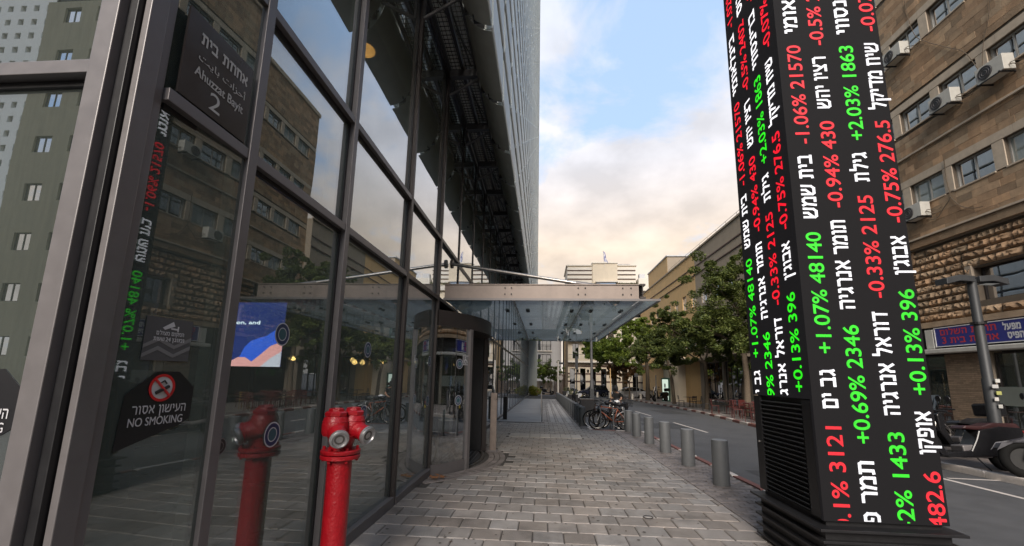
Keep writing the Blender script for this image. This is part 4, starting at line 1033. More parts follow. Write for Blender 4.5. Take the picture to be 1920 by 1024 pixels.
MB().box(8.9, 10.8, 2.2, 4, 21.06, 21.75).build('roof_equipment', M('roof_kit', (.35, .33, .32), .6, .3, .5, 6), cb)
MB().box(11.9, 12.8, .5, 1.4, 18.61, 19.6).build('roof_equipment', m_white, cb)
ra = MB()
for x in (13.2, 13.8, 14.4, 15.0): ra.tube([(x, 0, 18.6), (x, 0, 19.7)], .03, 5)
ra.tube([(13.2, 0, 19.65), (15.1, 0, 19.65)], .03, 5); ra.tube([(14.3, 0, 18.6), (15.1, 0, 19.7)], .03, 5); ra.build('roof_rail', m_white, cb)
cb.location = CBL
# hedge on the terrace
def leaf_cloud(mb, clumps, n, size, rr, flat=.7):
    for _ in range(n):
        c = rr.choice(clumps); cx, cy, cz, rx, ry, rz_ = c
        while True:
            a, b, d = rr.uniform(-1, 1), rr.uniform(-1, 1), rr.uniform(-1, 1); q = a*a+b*b+d*d
            if .2 < q < 1 or (q < .2 and rr.random() < .3): break
        p = Vector((cx+a*rx, cy+b*ry, cz+d*rz_)); s = size*rr.uniform(.6, 1.4)
        u = Vector((rr.gauss(0, 1), rr.gauss(0, 1), rr.gauss(0, .6))).normalized(); v = u.cross(Vector((rr.gauss(0, .6), rr.gauss(0, .6), 1))).normalized()
        w = u.cross(v)
        mb.add([p-u*s, p-v*s*.5+w*s*.15, p+u*s, p+v*s*.5+w*s*.15], [(0, 1, 2, 3)])
def leafmat(name, c1, c2):
    if name in MATS: return MATS[name]
    m = bpy.data.materials.new(name); m.use_nodes = True; t = m.node_tree; b = t.nodes['Principled BSDF']; n = t.nodes.new; l = t.links.new
    g = n('ShaderNodeNewGeometry'); mx = n('ShaderNodeMixRGB'); l(g.outputs['Random Per Island'], mx.inputs[0]); mx.inputs[1].default_value = (*c1, 1); mx.inputs[2].default_value = (*c2, 1)
    l(mx.outputs[0], b.inputs['Base Color']); b.inputs['Roughness'].default_value = .55
    tr = n('ShaderNodeBsdfTranslucent'); ms = n('ShaderNodeMixShader'); ms.inputs[0].default_value = .3; l(mx.outputs[0], tr.inputs[0]); l(b.outputs[0], ms.inputs[1]); l(tr.outputs[0], ms.inputs[2]); l(ms.outputs[0], t.nodes['Material Output'].inputs[0])
    MATS[name] = m; return m
lf_dark = leafmat('leaf_dark', (.05, .08, .016), (.17, .20, .05)); lf_mid = leafmat('leaf_mid', (.10, .16, .022), (.28, .35, .06)); lf_or = leafmat('leaf_russet', (.18, .06, .03), (.24, .17, .05)); lf_yel = leafmat('leaf_yellow', (.10, .14, .02), (.35, .32, .04))
rr = random.Random(21)
def shrub(name, label, cat, clumps, n, size, mat, group=None, base=None):
    c = clumps[0]; r = thing(name, label, cat, base or (c[0], c[1], c[2]-c[5]), group)
    mb = MB(); leaf_cloud(mb, clumps, n, size, rr); mb.build('foliage', mat, r, kind='stuff'); return r
h = shrub('terrace_hedge', 'row of green shrubs in planters along the high terrace of the cream building', 'hedge', [(3.7+x, 65.9, 16.6, .8, .25, .4) for x in (.8, 2, 3, 8.6, 9.6, 10.6, 11.3)], 1800, .07, lf_dark)
MB().box(4.2, 15.2, 65.75, 66.05, 16.0, 16.36).build('planter_box', m_creamw, h)
# flag
fg = thing('rooftop_flag', 'white flag with blue stripes and star hanging limp on its rooftop pole', 'flag', (9.95, 66.3, 20.3))
MB().tube([(9.95, 66.25, 19.6), (9.75, 66.25, 22.4)], .03, 6).build('pole', m_white, fg)
fm = MB(); vs = []
for i in range(9):
    for j in range(5):
        t = i/8; s_ = j/4; vs.append((9.77+.13*t+s_*(.15+.42*t)+.04*math.sin(j*2+i), 66.2+.07*math.sin(j*1.8+i*.7), 22.3-1.75*t-.25*s_))
fm.add(vs, [(i*5+j, i*5+j+1, i*5+6+j, i*5+5+j) for i in range(8) for j in range(4)]); flg = fm.build('cloth', M('flag_white', (.7, .7, .75), .8, 0, 0), fg)
f2 = MB()
for j in (0, 3):
    f2.add([(vs[i*5+j][0]+.05, vs[i*5+j][1]-.02, vs[i*5+j][2]) for i in range(9)]+[(vs[i*5+j][0]+.13, vs[i*5+j][1]-.02, vs[i*5+j][2]-.02) for i in range(9)], [(i, i+1, i+10, i+9) for i in range(8)])
st = MB(); 
for s0 in (0, math.pi):
    p = [(10.05+.15*math.sin(s0+k*2*math.pi/3), 66.10, 21.35+.15*math.cos(s0+k*2*math.pi/3)) for k in range(4)]; st.tube(p, .018, 4)
f2.build('stripe', M('flag_blue', (.08, .12, .45), .8, 0, 0), flg); st.build('star', MATS['flag_blue'], flg)

# --- white balcony building left of it
wb = thing('white_balcony_building', 'white modern apartment building with deep dark balconies at the left end of the street', 'building')
WBL = (-6.0, 73, -1.1)
ops = [(5.1, 7.4, 4.4, 6.7), (5.1, 7.4, 7.4, 9.9), (5.1, 7.4, 10.6, 13), (.8, 3.4, 7.4, 9.9), (.8, 3.4, 4.4, 6.7), (4.0, 4.5, 4.8, 6.3), (4.0, 4.5, 7.8, 9.4), (.8, 3.4, 10.6, 13), (5.1, 6.2, 2.6, 4.1)]
w0 = MB(); wall_grid(w0, 0, 9.2, -.2, 15, ops, 1.3); w0.build('wall', m_white, wb)
bd = MB(); bd.box(0.05, 9.15, 1.32, 9, -.2, 14.9); bd.quad((9.2, 0, -.2), (9.2, 9, -.2), (9.2, 9, 15), (9.2, 0, 15)); bd.build('body', M('wb_dark', (.10, .10, .11), .6, 0, .3, 1), wb)
for a, b, c, d in ops:
    if b-a > 2:
        MB().box(a-.15, b+.15, -.35, -.002, c-.22, c-.02).build('balcony_slab', m_creamw, wb)
        ra = MB(); ra.tube([(a-.1, -.3, c+.95), (b+.1, -.3, c+.95)], .03, 5)
        x = a-.1
        while x < b+.1: ra.tube([(x, -.3, c), (x, -.3, c+.95)], .012, 4); x += .14
        ra.build('balcony_railing', m_black, wb)
        window(wb, (a+b)/2, c, b-a-.1, d-c, 3, m_black, y=1.2)
    else: window(wb, (a+b)/2, c, b-a, d-c, 1, m_black, y=.15)
wb.location = WBL
nb = thing('low_garden_wall', 'low grey rendered wall at the end of the pavement', 'wall', (-1, 67, -1))
MB().box(-3.2, 1.6, 67, 67.2, -1.1, 1.0).build('masonry', m_greypl, nb)
nf = thing('brown_slat_fence', 'brown vertical board fence between the white and cream buildings', 'fence', (2.5, 68, -1))
for i in range(12): MB().box(1.7+i*.17, 1.85+i*.17, 68, 68.04, -1.1, 2.2+.0*i).build('board', M('fence_brown', (.12, .085, .065), .8, 0, .3, 6, rnd=.15), nf)
for o_ in (0,): MB().box(1.7, 3.75, 68.05, 68.1, 1.4, 1.5).build('rail', m_bronze, nf)

# --- buildings seen only mirrored in the end glass, behind the viewer
bb = thing('beige_block_behind', 'plain beige apartment block mirrored in the end glass panes', 'building')
BBL = (-18.0, -19, -.3); ops = []
for r in range(8):
    for k in range(8): x = -.0+2.2+k*2.45; ops.append((x-.62, x+.62, 2.6+r*3.25, 3.75+r*3.25))
w0 = MB(); wall_grid(w0, 0, 16.45, -.2, 27, [o for o in ops if o[1] < 16.2], .2); w0.build('wall', M('dusty_plaster', (.36, .31, .20), .85, 0, .1, 1, streak=.2), bb)
MB().box(.05, 16.4, .25, 10, -.2, 26.9).build('body', m_dark, bb)
for o in ops:
    if o[1] < 16.2: window(bb, (o[0]+o[2-1])/2, o[2], 1.24, 1.15, 2, m_bronze, y=.12)
bb.location = BBL; bb.rotation_euler = (0, 0, R_(180))
wt = thing('white_perforated_tower', 'bright white tower with a grid of small square windows mirrored in the end glass', 'building')
m_tw = M('tower_white_concrete', (.80, .78, .70), .8, 0, .05, 1); ops = []
for r in range(34):
    for k in range(9): ops.append((1.0+k*2.1-.45, 1.0+k*2.1+.45, 2+r*2.3, 3.0+r*2.3))
w0 = MB(); wall_grid(w0, 0, 19, -.2, 82, ops, .5); w0.build('wall', m_tw, wt); MB().box(.1, 18.9, .52, 15, 0, 81).build('body', m_dark, wt)
wt.location = (-73.5, -45, -.3); wt.rotation_euler = (0, 0, R_(180))

# ================================================================== TREES
def tree(name, label, base, h, trunk_r, clumps, n, size, mat, lean=(0, 0), cat='tree', group='street trees on the far pavement', fork=.45):
    r = thing(name, label, cat, base, group); B = Vector(base); rr = random.Random(int(base[1]*100) % 1000)
    top = B+Vector((lean[0], lean[1], h*fork)); mb = MB()
    mid = B+Vector((lean[0]*.35+.06, lean[1]*.35, h*fork*.5))
    mb.tube([B-Vector((0, 0, .1)), B+Vector((0, 0, .15)), mid, top], [trunk_r*1.5, trunk_r*1.1, trunk_r*.9, trunk_r*.75], 10); mb.build('trunk', m_bark, r, smooth=True)
    lb = MB()
    cl = [(B.x+c[0], B.y+c[1], B.z+c[2], c[3], c[4], c[5]) for c in clumps]
    for c in cl:
        e_ = Vector(c[:3]); m_ = top.lerp(e_, .5)+Vector((rr.uniform(-.3, .3), rr.uniform(-.3, .3), rr.uniform(-.2, .3)))
        lb.tube([top-Vector((0, 0, .25)), m_, e_], [trunk_r*.5, trunk_r*.3, trunk_r*.1], 6)
        for q in range(4): f_ = e_+Vector((rr.uniform(-.8, .8)*c[3], rr.uniform(-.8, .8)*c[4], rr.uniform(-.5, .8)*c[5])); lb.tube([m_, (m_+f_)/2+Vector((0, 0, .12)), f_], [trunk_r*.22, trunk_r*.14, .012], 5)
    lb.build('limbs', m_bark, r, smooth=True)
    fo = MB(); sub = []
    for c in cl:
        for q in range(34): sub.append((c[0]+rr.gauss(0, .52)*c[3], c[1]+rr.gauss(0, .52)*c[4], c[2]+rr.gauss(0, .56)*c[5], c[3]*rr.uniform(.13, .32), c[4]*rr.uniform(.13, .32), c[5]*rr.uniform(.12, .30)))
    leaf_cloud(fo, sub, int(n*2.6), size*.92, rr); fo.build('crown', mat, r, kind='stuff'); return r
tree('street_tree', 'largest dark green street tree, its crown touching the ticker pillar', (11.3, 24.2, -.28), 9.0, .17,
     [(-.6, 0, 6.1, 2.1, 1.9, 1.8), (-.7, .5, 8.0, 1.6, 1.5, 1.3), (.9, .3, 7.4, 1.6, 1.6, 1.5), (-1.8, 1.2, 4.8, 1.4, 1.3, 1.1), (1.6, -.3, 5.3, 1.4, 1.6, 1.4), (-.2, -1, 4.4, 1.6, 1.2, 1.1)], 19000, .085, lf_dark)
tree('street_tree', 'dark street tree with a low spreading crown left of the largest tree', (11.5, 30.5, -.40), 7.6, .15,
     [(-1.2, 0, 4.8, 2.0, 1.6, 1.4), (.4, .5, 5.8, 1.8, 1.6, 1.5), (-2.5, .2, 3.9, 1.2, 1.2, 1.0), (1.8, 0, 4.6, 1.3, 1.3, 1.2)], 12000, .09, lf_dark)
tree('street_tree', 'slim leaning tree with a dark open crown in the middle of the far row', (11.7, 38.5, -.54), 9.2, .15,
     [(-1.3, 0, 5.6, 1.7, 1.8, 1.6), (-.5, .4, 7.8, 1.3, 1.5, 1.2), (.7, 0, 6.4, 1.5, 1.8, 1.4), (-2.7, .3, 4.9, 1.3, 1.4, 1.1), (.4, 0, 4.3, 1.2, 1.4, .8)], 10500, .10, lf_dark, lean=(-.5, 0))
tree('street_tree', 'dense dark green tree above the white parked car', (11.6, 47.5, -.70), 10, .24,
     [(-2.2, 0, 5.6, 2.2, 2.2, 1.9), (-.3, .5, 7.2, 2.0, 2.0, 1.6), (-3.9, .4, 6.4, 1.8, 1.8, 1.4), (1.5, 0, 6.0, 1.8, 2.0, 1.7), (-1.4, 0, 8.3, 1.5, 1.5, .9)], 12500, .12, lf_mid)
tree('street_tree', 'bright green bushy tree farthest left in the row beyond the canopy', (8.9, 53, -.79), 8.5, .2,
     [(-1.8, 0, 5.3, 1.9, 1.9, 1.7), (-.2, .5, 6.3, 1.8, 1.8, 1.6), (-2.7, .3, 6.2, 1.4, 1.4, 1.1), (1, 0, 5.2, 1.4, 1.8, 1.3)], 8500, .13, lf_mid)
tree('street_tree', 'small tree with russet and yellow leaves in front of the cream building', (10.2, 50.5, -.74), 4.8, .10,
     [(-1.1, 0, 3.6, 1.2, 1.2, .9), (.2, .2, 3.2, 1.2, 1.2, .9), (-1.8, 0, 3.1, .8, .9, .6)], 3600, .10, lf_or)
tree('garden_tree', 'light green garden tree against the white balcony building', (-1.9, 62.5, -.95), 5.6, .1,
     [(0, 0, 4.2, 1.5, 1.2, 1.2), (.8, 0, 3.2, 1.0, 1, .9), (-.7, 0, 3.4, 1.2, 1, 1)], 3600, .12, lf_mid, group=None)
tree('garden_tree', 'dark drooping garden tree right of the light green one', (1.2, 65, -1.0), 5.6, .1,
     [(0, 0, 4.0, 1.5, 1.2, 1.2), (.4, 0, 2.8, 1.3, 1, .9), (-1.1, 0, 3.2, 1.0, 1, 1)], 3600, .11, lf_dark, group=None)
shrub('yellow_shrub', 'yellow green flowering shrub at the end of the lobby facade', 'shrub', [(-1.0, 55.5, -.25, .9, .6, .6), (-1.4, 55.8, .1, .5, .5, .4)], 1500, .09, lf_yel)
# tall palm left of the cream building top
pl = thing('palm_tree', 'tall palm with feathery fronds left of the stepped roof', 'tree', (3.6, 64.9, -1))
MB().tube([(3.6, 64.9, -1), (3.7, 64.9, 8), (3.6, 64.9, 15.9)], [.24, .18, .17], 10).build('trunk', m_bark, pl, smooth=True)
pf = MB(); rr = random.Random(8)
for k in range(34):
    t = rr.uniform(0, 6.28); el = rr.uniform(-.7, 1.3); Lf = rr.uniform(1.0, 1.7); p0 = Vector((3.6, 64.9, 16.0)); pts = []
    for i in range(7):
        q = i/6; pts.append(p0+Vector((math.cos(t)*math.cos(el)*Lf*q, math.sin(t)*math.cos(el)*Lf*q, Lf*q*math.sin(el)-.7*q*q)))
    for a, b in zip(pts, pts[1:]):
        d = (b-a).normalized(); s_ = d.cross(Vector((0, 0, 1))).normalized()
        for sg_ in (-1, 1):
            for u_ in (.2, .6, 1): c = a.lerp(b, u_); pf.quad(c, c+d*.07, c+s_*sg_*.24-Vector((0, 0, .10))+d*.1)
pf.build('fronds', leafmat('leaf_palm', (.09, .07, .02), (.20, .16, .06)), pl, kind='stuff')

# ================================================================== BOLLARDS
bz = thing('bollard', 'x', 'bollard'); 
bb_ = MB(); bb_.lathe([(.128, -.02), (.126, .69), (.118, .705)], (0, 0, 0), 28); bb_.build('post', m_bollard, bz, smooth=True)
cp_ = MB(); cp_.lathe([(.118, .7055), (.112, .709), (.02, .709)], (0, 0, 0), 28); cp_.build('cap', M('bollard_top', (.24, .24, .24), .7, 0, .2, 10), bz, smooth=True)
near = [(2.90, 7.27, 'nearest grey bollard, beside the ticker pillar'), (2.93, 8.90, 'second grey bollard back from the ticker pillar'), (2.95, 10.54, 'third grey bollard back from the ticker pillar'),
        (2.93, 11.98, 'fourth grey bollard back from the ticker pillar'), (2.95, 13.62, 'fifth grey bollard back, just in front of the parked bicycles'), (2.97, 14.9, 'grey bollard touching the right end of the parked bicycles')]
ys = [16.6, 17.8, 19.1, 20.5]+[22+1.45*i for i in range(17)]
ords = ['nearest', 'second', 'third', 'fourth', 'fifth', 'sixth', 'seventh', 'eighth', 'ninth', 'tenth', 'eleventh', 'twelfth', 'thirteenth', 'fourteenth', 'fifteenth', 'sixteenth', 'seventeenth', 'eighteenth', 'nineteenth', 'twentieth', 'farthest']
allb = near+[(1.53, y, '%s grey bollard of the close row beyond the bicycles' % ords[i]) for i, y in enumerate(ys)]
for i, (x, y, lb) in enumerate(allb):
    o = bz if i == 0 else copy_tree(bz)
    o.location = (x, y, gz(y)); o['label'] = lb; o['group'] = 'grey steel bollards along the kerb' if i < 6 else 'bollards of the close row'; o.rotation_euler = (rnd.uniform(-.008, .008), rnd.uniform(-.008, .008), i)
k_ = thing('black_bollard', 'slim black square bollard standing by the far lobby glass', 'bollard', (-1.62, 18.2, gz(18.2)))
MB().box(-1.705, -1.535, 18.1, 18.3, gz(18.2), gz(18.2)+.98).build('post', m_black, k_, bevel=.008)
# steel post with sloping handrail beside the door
sp = thing('steel_handrail_post', 'flat brown steel post with a sloping handrail beside the revolving door', 'handrail', (-1.16, 9.85, gz(9.8)))
MB().cbox((-1.15, 9.86, gz(9.8)+.66), (.15, .05, 1.32), R_(12)).build('post', M('weathered_steel_plate', (.20, .165, .145), .45, .6, .3, 8, streak=.3), sp, bevel=.004)
MB().tube([(-1.09, 9.84, gz(9.8)+1.17), (-1.27, 10.5, gz(9.8)+1.47), (-1.50, 10.62, gz(9.8)+1.47)], .022, 10).build('rail', m_steel, sp, smooth=True)
MB().cbox((-1.15, 9.86, gz(9.8)+.012), (.24, .16, .024), R_(12)).build('base_plate', m_alu, sp)
# ramp handrail, seen edge on
rh = thing('ramp_handrail', 'long steel handrail seen edge on along the side of the ramp', 'handrail', (-.08, 21, gz(21)))
MB().tube([(-.08, 21, gz(21)+1.0), (-.08, 33, gz(33)+1.0)], .026, 10).build('top_rail', m_steel, rh, smooth=True)
MB().tube([(-.08, 21, gz(21)+.55), (-.08, 33, gz(33)+.55)], .018, 8).build('mid_rail', m_steel, rh, smooth=True)
for i in range(9):
    y = 21+i*1.5; MB().box(-.092, -.068, y-.03, y+.03, gz(y), gz(y)+.99).build('upright', m_steel, rh)

# ================================================================== DECALS AND SIGNS ON THE GLASS
GX = FX-.0035
gd = Vector((0, 1, 0))
m_blk = M('decal_black', (.012, .012, .014), .35, 0, 0); m_navy = M('decal_navy', (.012, .028, .085), .4, 0, 0); m_wht = M('decal_white', (.50, .50, .52), .5, 0, 0); m_teal = M('decal_teal', (.025, .09, .11), .4, 0, 0); m_gry = M('decal_grey', (.17, .17, .175), .5, 0, 0); m_rd = M('decal_red', (.50, .012, .015), .4, 0, 0)
def disc(name, c, R, axis, mat, parent, n=32, r0=0.0, lift=0.0, th=.0012):
    mb = MB(); q = Vector(axis).to_track_quat('Z', 'Y'); c = Vector(c)+Vector(axis)*lift; vs = []
    if r0:
        for i in range(n):
            t = 2*math.pi*i/n
            for r, z in ((r0, 0), (R, 0), (R, th), (r0, th)): vs.append(c+q @ Vector((r*math.cos(t), r*math.sin(t), z)))
        mb.add(vs, [(i*4+k, i*4+(k+1) % 4, ((i+1) % n)*4+(k+1) % 4, ((i+1) % n)*4+k) for i in range(n) for k in range(4)])
    else: mb.lathe([(R, 0), (R, th)], c, n, axis)
    return mb.build(name, mat, parent)
def target(c, R, axis, label, dim=False):
    r = thing('window_decal', label, 'decal', tuple(c), 'round target decals on the glass')
    disc('outer_ring', c, R, axis, m_gry if dim else m_wht, r, r0=R*.90); disc('dark_disc', c, R*.895, axis, m_blk if dim else m_navy, r, r0=R*.58)
    disc('inner_ring', c, R*.575, axis, m_gry if dim else m_wht, r, r0=R*.50); disc('centre', c, R*.495, axis, m_blk if dim else m_teal, r)
nx_ = (1, 0, 0)
target((FX-.004, 2.91, 1.926), .086, nx_, 'round blue target decal beside the lit screen')
target((FX-.004, 2.92, 1.206), .088, nx_, 'round blue target decal left of the hydrant head')
target((FX-.004, 2.435, 1.20), .05, nx_, 'small grey ring decal close to the mullion', True)
target((FX-.004, 4.43, 1.91), .085, nx_, 'round decal high in the pane right of the hydrant')
target((FX-.004, 4.44, 1.226), .085, nx_, 'round decal half hidden behind the hydrant head')
target((FX-.004, 6.95, 1.88), .085, nx_, 'upper round decal in the last pane before the door')
target((FX-.004, 6.95, 1.22), .085, nx_, 'lower round decal in the last pane before the door')
for z, lb in ((1.86, 'upper round decal on the curved door glass'), (1.20, 'lower round decal on the curved door glass')):
    a_ = R_(-31); ax = (math.cos(a_), math.sin(a_), 0); target((rdx+(RR+.008)*ax[0], rdy+(RR+.008)*ax[1], z), .09, ax, lb)
# accessible entrance pictogram
a_ = R_(-27.2); ax = Vector((math.cos(a_), math.sin(a_), 0)); tg = Vector((-ax.y, ax.x, 0))
acs_ = thing('wheelchair_sign', 'small square wheelchair pictogram on the door glass', 'sign', (rdx+RR*ax.x, rdy+RR*ax.y, 1.93))
c0 = Vector((rdx, rdy, 0))+ax*(RR+.010)
def plate(mb, pts, o, U_, V_, N_, th): 
    n = len(pts); vs = [o+U_*a+V_*b+N_*t for t in (0, th) for a, b in pts]
    mb.add(vs, [tuple(range(n-1, -1, -1)), tuple(range(n, 2*n))]+[(i, (i+1) % n, (i+1) % n+n, i+n) for i in range(n)]); return mb
VZ = Vector((0, 0, 1))
pb = MB(); s1, s2 = .088, .078
for (x0, x1, y0, y1) in ((-s1, s1, s2, s1), (-s1, s1, -s1, -s2), (-s1, -s2, -s2, s2), (s2, s1, -s2, s2)): plate(pb, [(x0, y0), (x1, y0), (x1, y1), (x0, y1)], c0+VZ*1.93, tg, VZ, ax, .001)
pb.build('border', m_wht, acs_)
plate(MB(), [(-s2, -s2), (s2, -s2), (s2, s2), (-s2, s2)], c0+VZ*1.93, tg, VZ, ax, .0008).build('plate', m_gry, acs_)
wc = MB(); q0 = c0+VZ*1.93+ax*.003
wc.torus(q0-VZ*.02-tg*.008, ax, .034, .005, 20, 5, 0, 5.2); wc.tube([q0+VZ*.035-tg*.015, q0+VZ*.0-tg*.012, q0+tg*.025, q0+tg*.045-VZ*.045], .006, 6); wc.lathe([(.010, 0), (.010, .004)], q0+VZ*.052-tg*.017, 12, ax); wc.build('pictogram', m_wht, acs_)
# street name sign inside the second row pane
stt = thing('street_name_sign', 'dark street name sign with the words Ahuzzat Bayit and number 2 in three scripts', 'sign', (FX+.02, 1.98, 3.07))
SYa, SYb, SZa, SZb = 1.765, 2.245, 3.065, 3.575
sx = FX+.046
MB().box(sx-.012, sx, SYa, SYb, SZa, SZb).build('plate', M('sign_plate_dark', (.030, .026, .026), .22, 0, .1, 4), stt)
Ul, Vl = (0, 1, 0), (0, 0, 1)
m_sil = M('sign_silver_print', (.48, .48, .47), .5, 0, 0)
lettering('sign_text', 'בית', (sx, SYa+.085, SZb-.150), Ul, Vl, .115, .062, m_sil, stt, .03, True, (0, .6), lift=.002)
lettering('sign_text', 'אחוזת', (sx, SYa+.235, SZb-.150), Ul, Vl, .205, .062, m_sil, stt, .03, True, (0, .6), lift=.002)
ar = ''.join(chr(c) for c in (0xFE83, 0xFEA3, 0xFEB0, 0xFE8D, 0xFE95, 32, 0xFE91, 0xFE8E, 0xFEF3, 0xFE96))[::-1]
lettering('sign_text', ar, (sx, SYa+.085, SZb-.262), Ul, Vl, .35, .068, m_sil, stt, .004, False, None, lift=.002)
lettering('sign_text', 'Ahuzzat Bayit', (sx, SYa+.075, SZb-.345), Ul, Vl, .355, .058, m_sil, stt, .012, False, (0, .73), lift=.002)
lettering('sign_number', '2', (sx, SYa+.19, SZb-.470), Ul, Vl, .078, .105, m_sil, stt, 0, False, None, lift=.002)
# cctv notice
cs = thing('camera_notice', 'grey square notice with a camera symbol and Hebrew text on the corner pane', 'sign', (FX, 1.97, 1.68))
cxp = FX+.0035; UT = Vector((.063, .998, 0)); NT = Vector((.998, -.063, 0))
def pl_(pts, o, mat, nm, parent, th=.001): return plate(MB(), pts, Vector(o), UT, VZ, NT, th).build(nm, mat, parent)
yo, zo = 1.845, 1.695
pl_([(0, 0), (.25, 0), (.25, .215), (0, .215)], (cxp, yo, zo), M('notice_grey', (.075, .075, .08), .5, 0, 0), 'plate', cs)
for i in range(2):
    d_ = .028*i; pl_([(0, .012+d_*1.6), (.075, .052+d_*1.6), (.125, .03+d_*1.6), (.16, .016+d_*1.6), (.25, .062+d_*1.6), (.25, .082+d_*1.6), (.16, .034+d_*1.6), (.075, .072+d_*1.6), (0, .030+d_*1.6)], (cxp+.0012, yo, zo), m_gry, 'chevron', cs)
lettering('notice_text', 'המקום מצולם', (cxp+.0055, yo+.055, zo+.128), UT, Vl, .15, .018, m_wht, cs, .02, True, (0, .6))
lettering('notice_text', 'ומוגן', (cxp+.011, yo+.142, zo+.098), UT, Vl, .068, .018, m_wht, cs, .02, True, (0, .6))
lettering('notice_text', '24', (cxp+.009, yo+.108, zo+.098), UT, Vl, .026, .020, m_wht, cs, .02, False, None)
lettering('notice_text', 'שעות', (cxp+.005, yo+.045, zo+.098), UT, Vl, .055, .018, m_wht, cs, .02, True, (0, .6))
pl_([(.085, .165), (.098, .155), (.150, .178), (.138, .200)], (cxp+.0015, yo, zo), m_wht, 'camera_symbol', cs); pl_([(.13, .160), (.165, .158), (.165, .150), (.172, .150), (.172, .178), (.165, .178), (.165, .166), (.13, .168)], (cxp+.0015, yo, zo), m_wht, 'camera_bracket', cs)
def nosmoke(label, o, Uv, Nv):
    Uv = Vector(Uv); Nv = Vector(Nv); o = Vector(o)
    ns = thing('no_smoking_sign', label, 'sign', tuple(o))
    f = lambda pts, l, mat, nm, th=.001: plate(MB(), pts, o+Nv*l, Uv, VZ, Nv, th).build(nm, mat, ns)
    f([(0, 0), (.315, .095), (.365, .125), (.365, .285), (.27, .365), (.15, .365), (.012, .255)], 0, m_blk, 'plate')
    c = o+Uv*.185+VZ*.285
    disc('white_disc', c, .060, Nv, m_wht, ns, lift=.0012); disc('red_ring', c, .068, Nv, m_rd, ns, r0=.055, lift=.003)
    cg = MB(); cg.tube([c+Uv*-.032+VZ*-.026+Nv*.004, c+Uv*.034+VZ*.006+Nv*.004], .0085, 6); cg.tube([c+Uv*.0+VZ*.0+Nv*.004, c+Uv*-.018+VZ*.02+Nv*.004, c+Uv*.008+VZ*.035+Nv*.004, c+Uv*.02+VZ*.02+Nv*.004], .004, 6); cg.build('cigarette', m_blk, ns)
    sl = MB(); sl.cyl(c+Uv*-.042+VZ*.042+Nv*.007, c+Uv*.042+VZ*-.042+Nv*.007, .006, n=6); sl.build('red_bar', m_rd, ns)
    lettering('sign_text', 'העישון אסור', o+Uv*.055+VZ*.162+Nv*.002, Uv, VZ, .275, .040, m_wht, ns, .005, True, (0, .6))
    lettering('sign_text', 'NO SMOKING', o+Uv*.045+VZ*.105+Nv*.002, Uv, VZ, .275, .040, m_wht, ns, .004, False, None)
nosmoke('black no smoking sign with red ring under the camera notice', (FX-.0005, 1.79, 1.275), UT, NT)
nosmoke('black no smoking sign cut off by the left edge of the view', (-2.545, 1.5985, 1.275), (1, 0, 0), (0, -1, 0))

# lit screen inside the lobby
scn = thing('lobby_screen', 'lit display screen inside the lobby showing dark blue with a pink and blue wave', 'screen', (-4.7, 6.5, 1.7))
SX0, SX1, SZ0, SZ1 = -5.24, -4.30, 1.73, 2.80
MB().box(SX0-.03, SX1+.03, 6.502, 6.56, SZ0-.03, SZ1+.03).build('casing', m_black, scn)
MB().box(SX0, SX1, 6.496, 6.5015, SZ0, SZ1).build('display', emis('screen_navy', (.018, .03, .16), 1.5), scn)
def wave(pts, mat, l, nm): plate(MB(), pts, Vector((SX0, 6.4955-l, SZ0)), Vector((1, 0, 0)), VZ, Vector((0, -1, 0)), .0008).build(nm, mat, scn)
hill = lambda cx, w, h, n=14: [(cx-w+2*w*i/n, max(0, h*math.sin(math.pi*i/n)**.8)) for i in range(n+1)]
wave([(.19, 0), (.22, .16), (.29, .32), (.39, .42), (.52, .47), (.64, .50), (.76, .58), (.94, .70), (.94, 0)], emis('screen_blue', (.03, .09, .55), 1.9), 0, 'blue_wave')
wave([(0, 0), (.1, .10), (.2, .15), (.32, .15), (.44, .08), (.56, .18), (.74, .34), (.94, .42), (.94, 0)], emis('screen_pink', (.75, .32, .33), 1.7), .001, 'pink_wave')
wave([(.6, 0), (.76, .14), (.94, .25), (.94, 0)], emis('screen_lilac', (.55, .5, .62), 1.7), .002, 'lilac_wave')
lettering('caption', 'tion, and', (SX0+.01, 6.492, SZ0+.70), (1, 0, 0), (0, 0, 1), .50, .062, emis('screen_text', (.8, .85, 1), 1.8), scn, .02, False, (0, .73))
# lobby lamps, desk, seats
lm = emis('lamp_warm', (1, .50, .18), 9)
lpos = [(-5.2, 9.6, 1.98), (-4.7, 10.0, 1.93), (-4.3, 9.2, 1.90), (-4.9, 11.5, 2.0), (-4.0, 11.0, 1.94), (-3.9, 12.5, 2.02), (-6.0, 9, 1.95), (-6.6, 10.5, 2.0), (-3.5, 13.2, 1.98)]
lab = ['hanging left of the group', 'next to the leftmost one', 'lowest of the group', 'in the middle of the group', 'right of the middle', 'toward the revolving door', 'seen through the lit screen pane', 'behind the screen', 'nearest the revolving door']
lp0 = None
for i, p in enumerate(lpos):
    if lp0 is None:
        lp0 = thing('pendant_lamp', 'x', 'lamp', (0, 0, 0)); MB().lathe([(.012, -.05), (.05, -.035), (.055, 0), (.03, .05), (.01, .06)], (0, 0, 0), 12).build('bulb', lm, lp0, smooth=True); MB().tube([(0, 0, .06), (0, 0, 5.4)], .006, 4).build('cord', m_black, lp0); o = lp0
    else: o = copy_tree(lp0)
    o.location = p; o['label'] = 'small warm pendant lamp glowing inside the lobby, '+lab[i]; o['group'] = 'warm pendant lamps in the lobby'
dl = thing('ceiling_downlight', 'round warm downlight glowing on the lobby ceiling behind the upper glass', 'lamp', (-3.35, 6.5, 7.6))
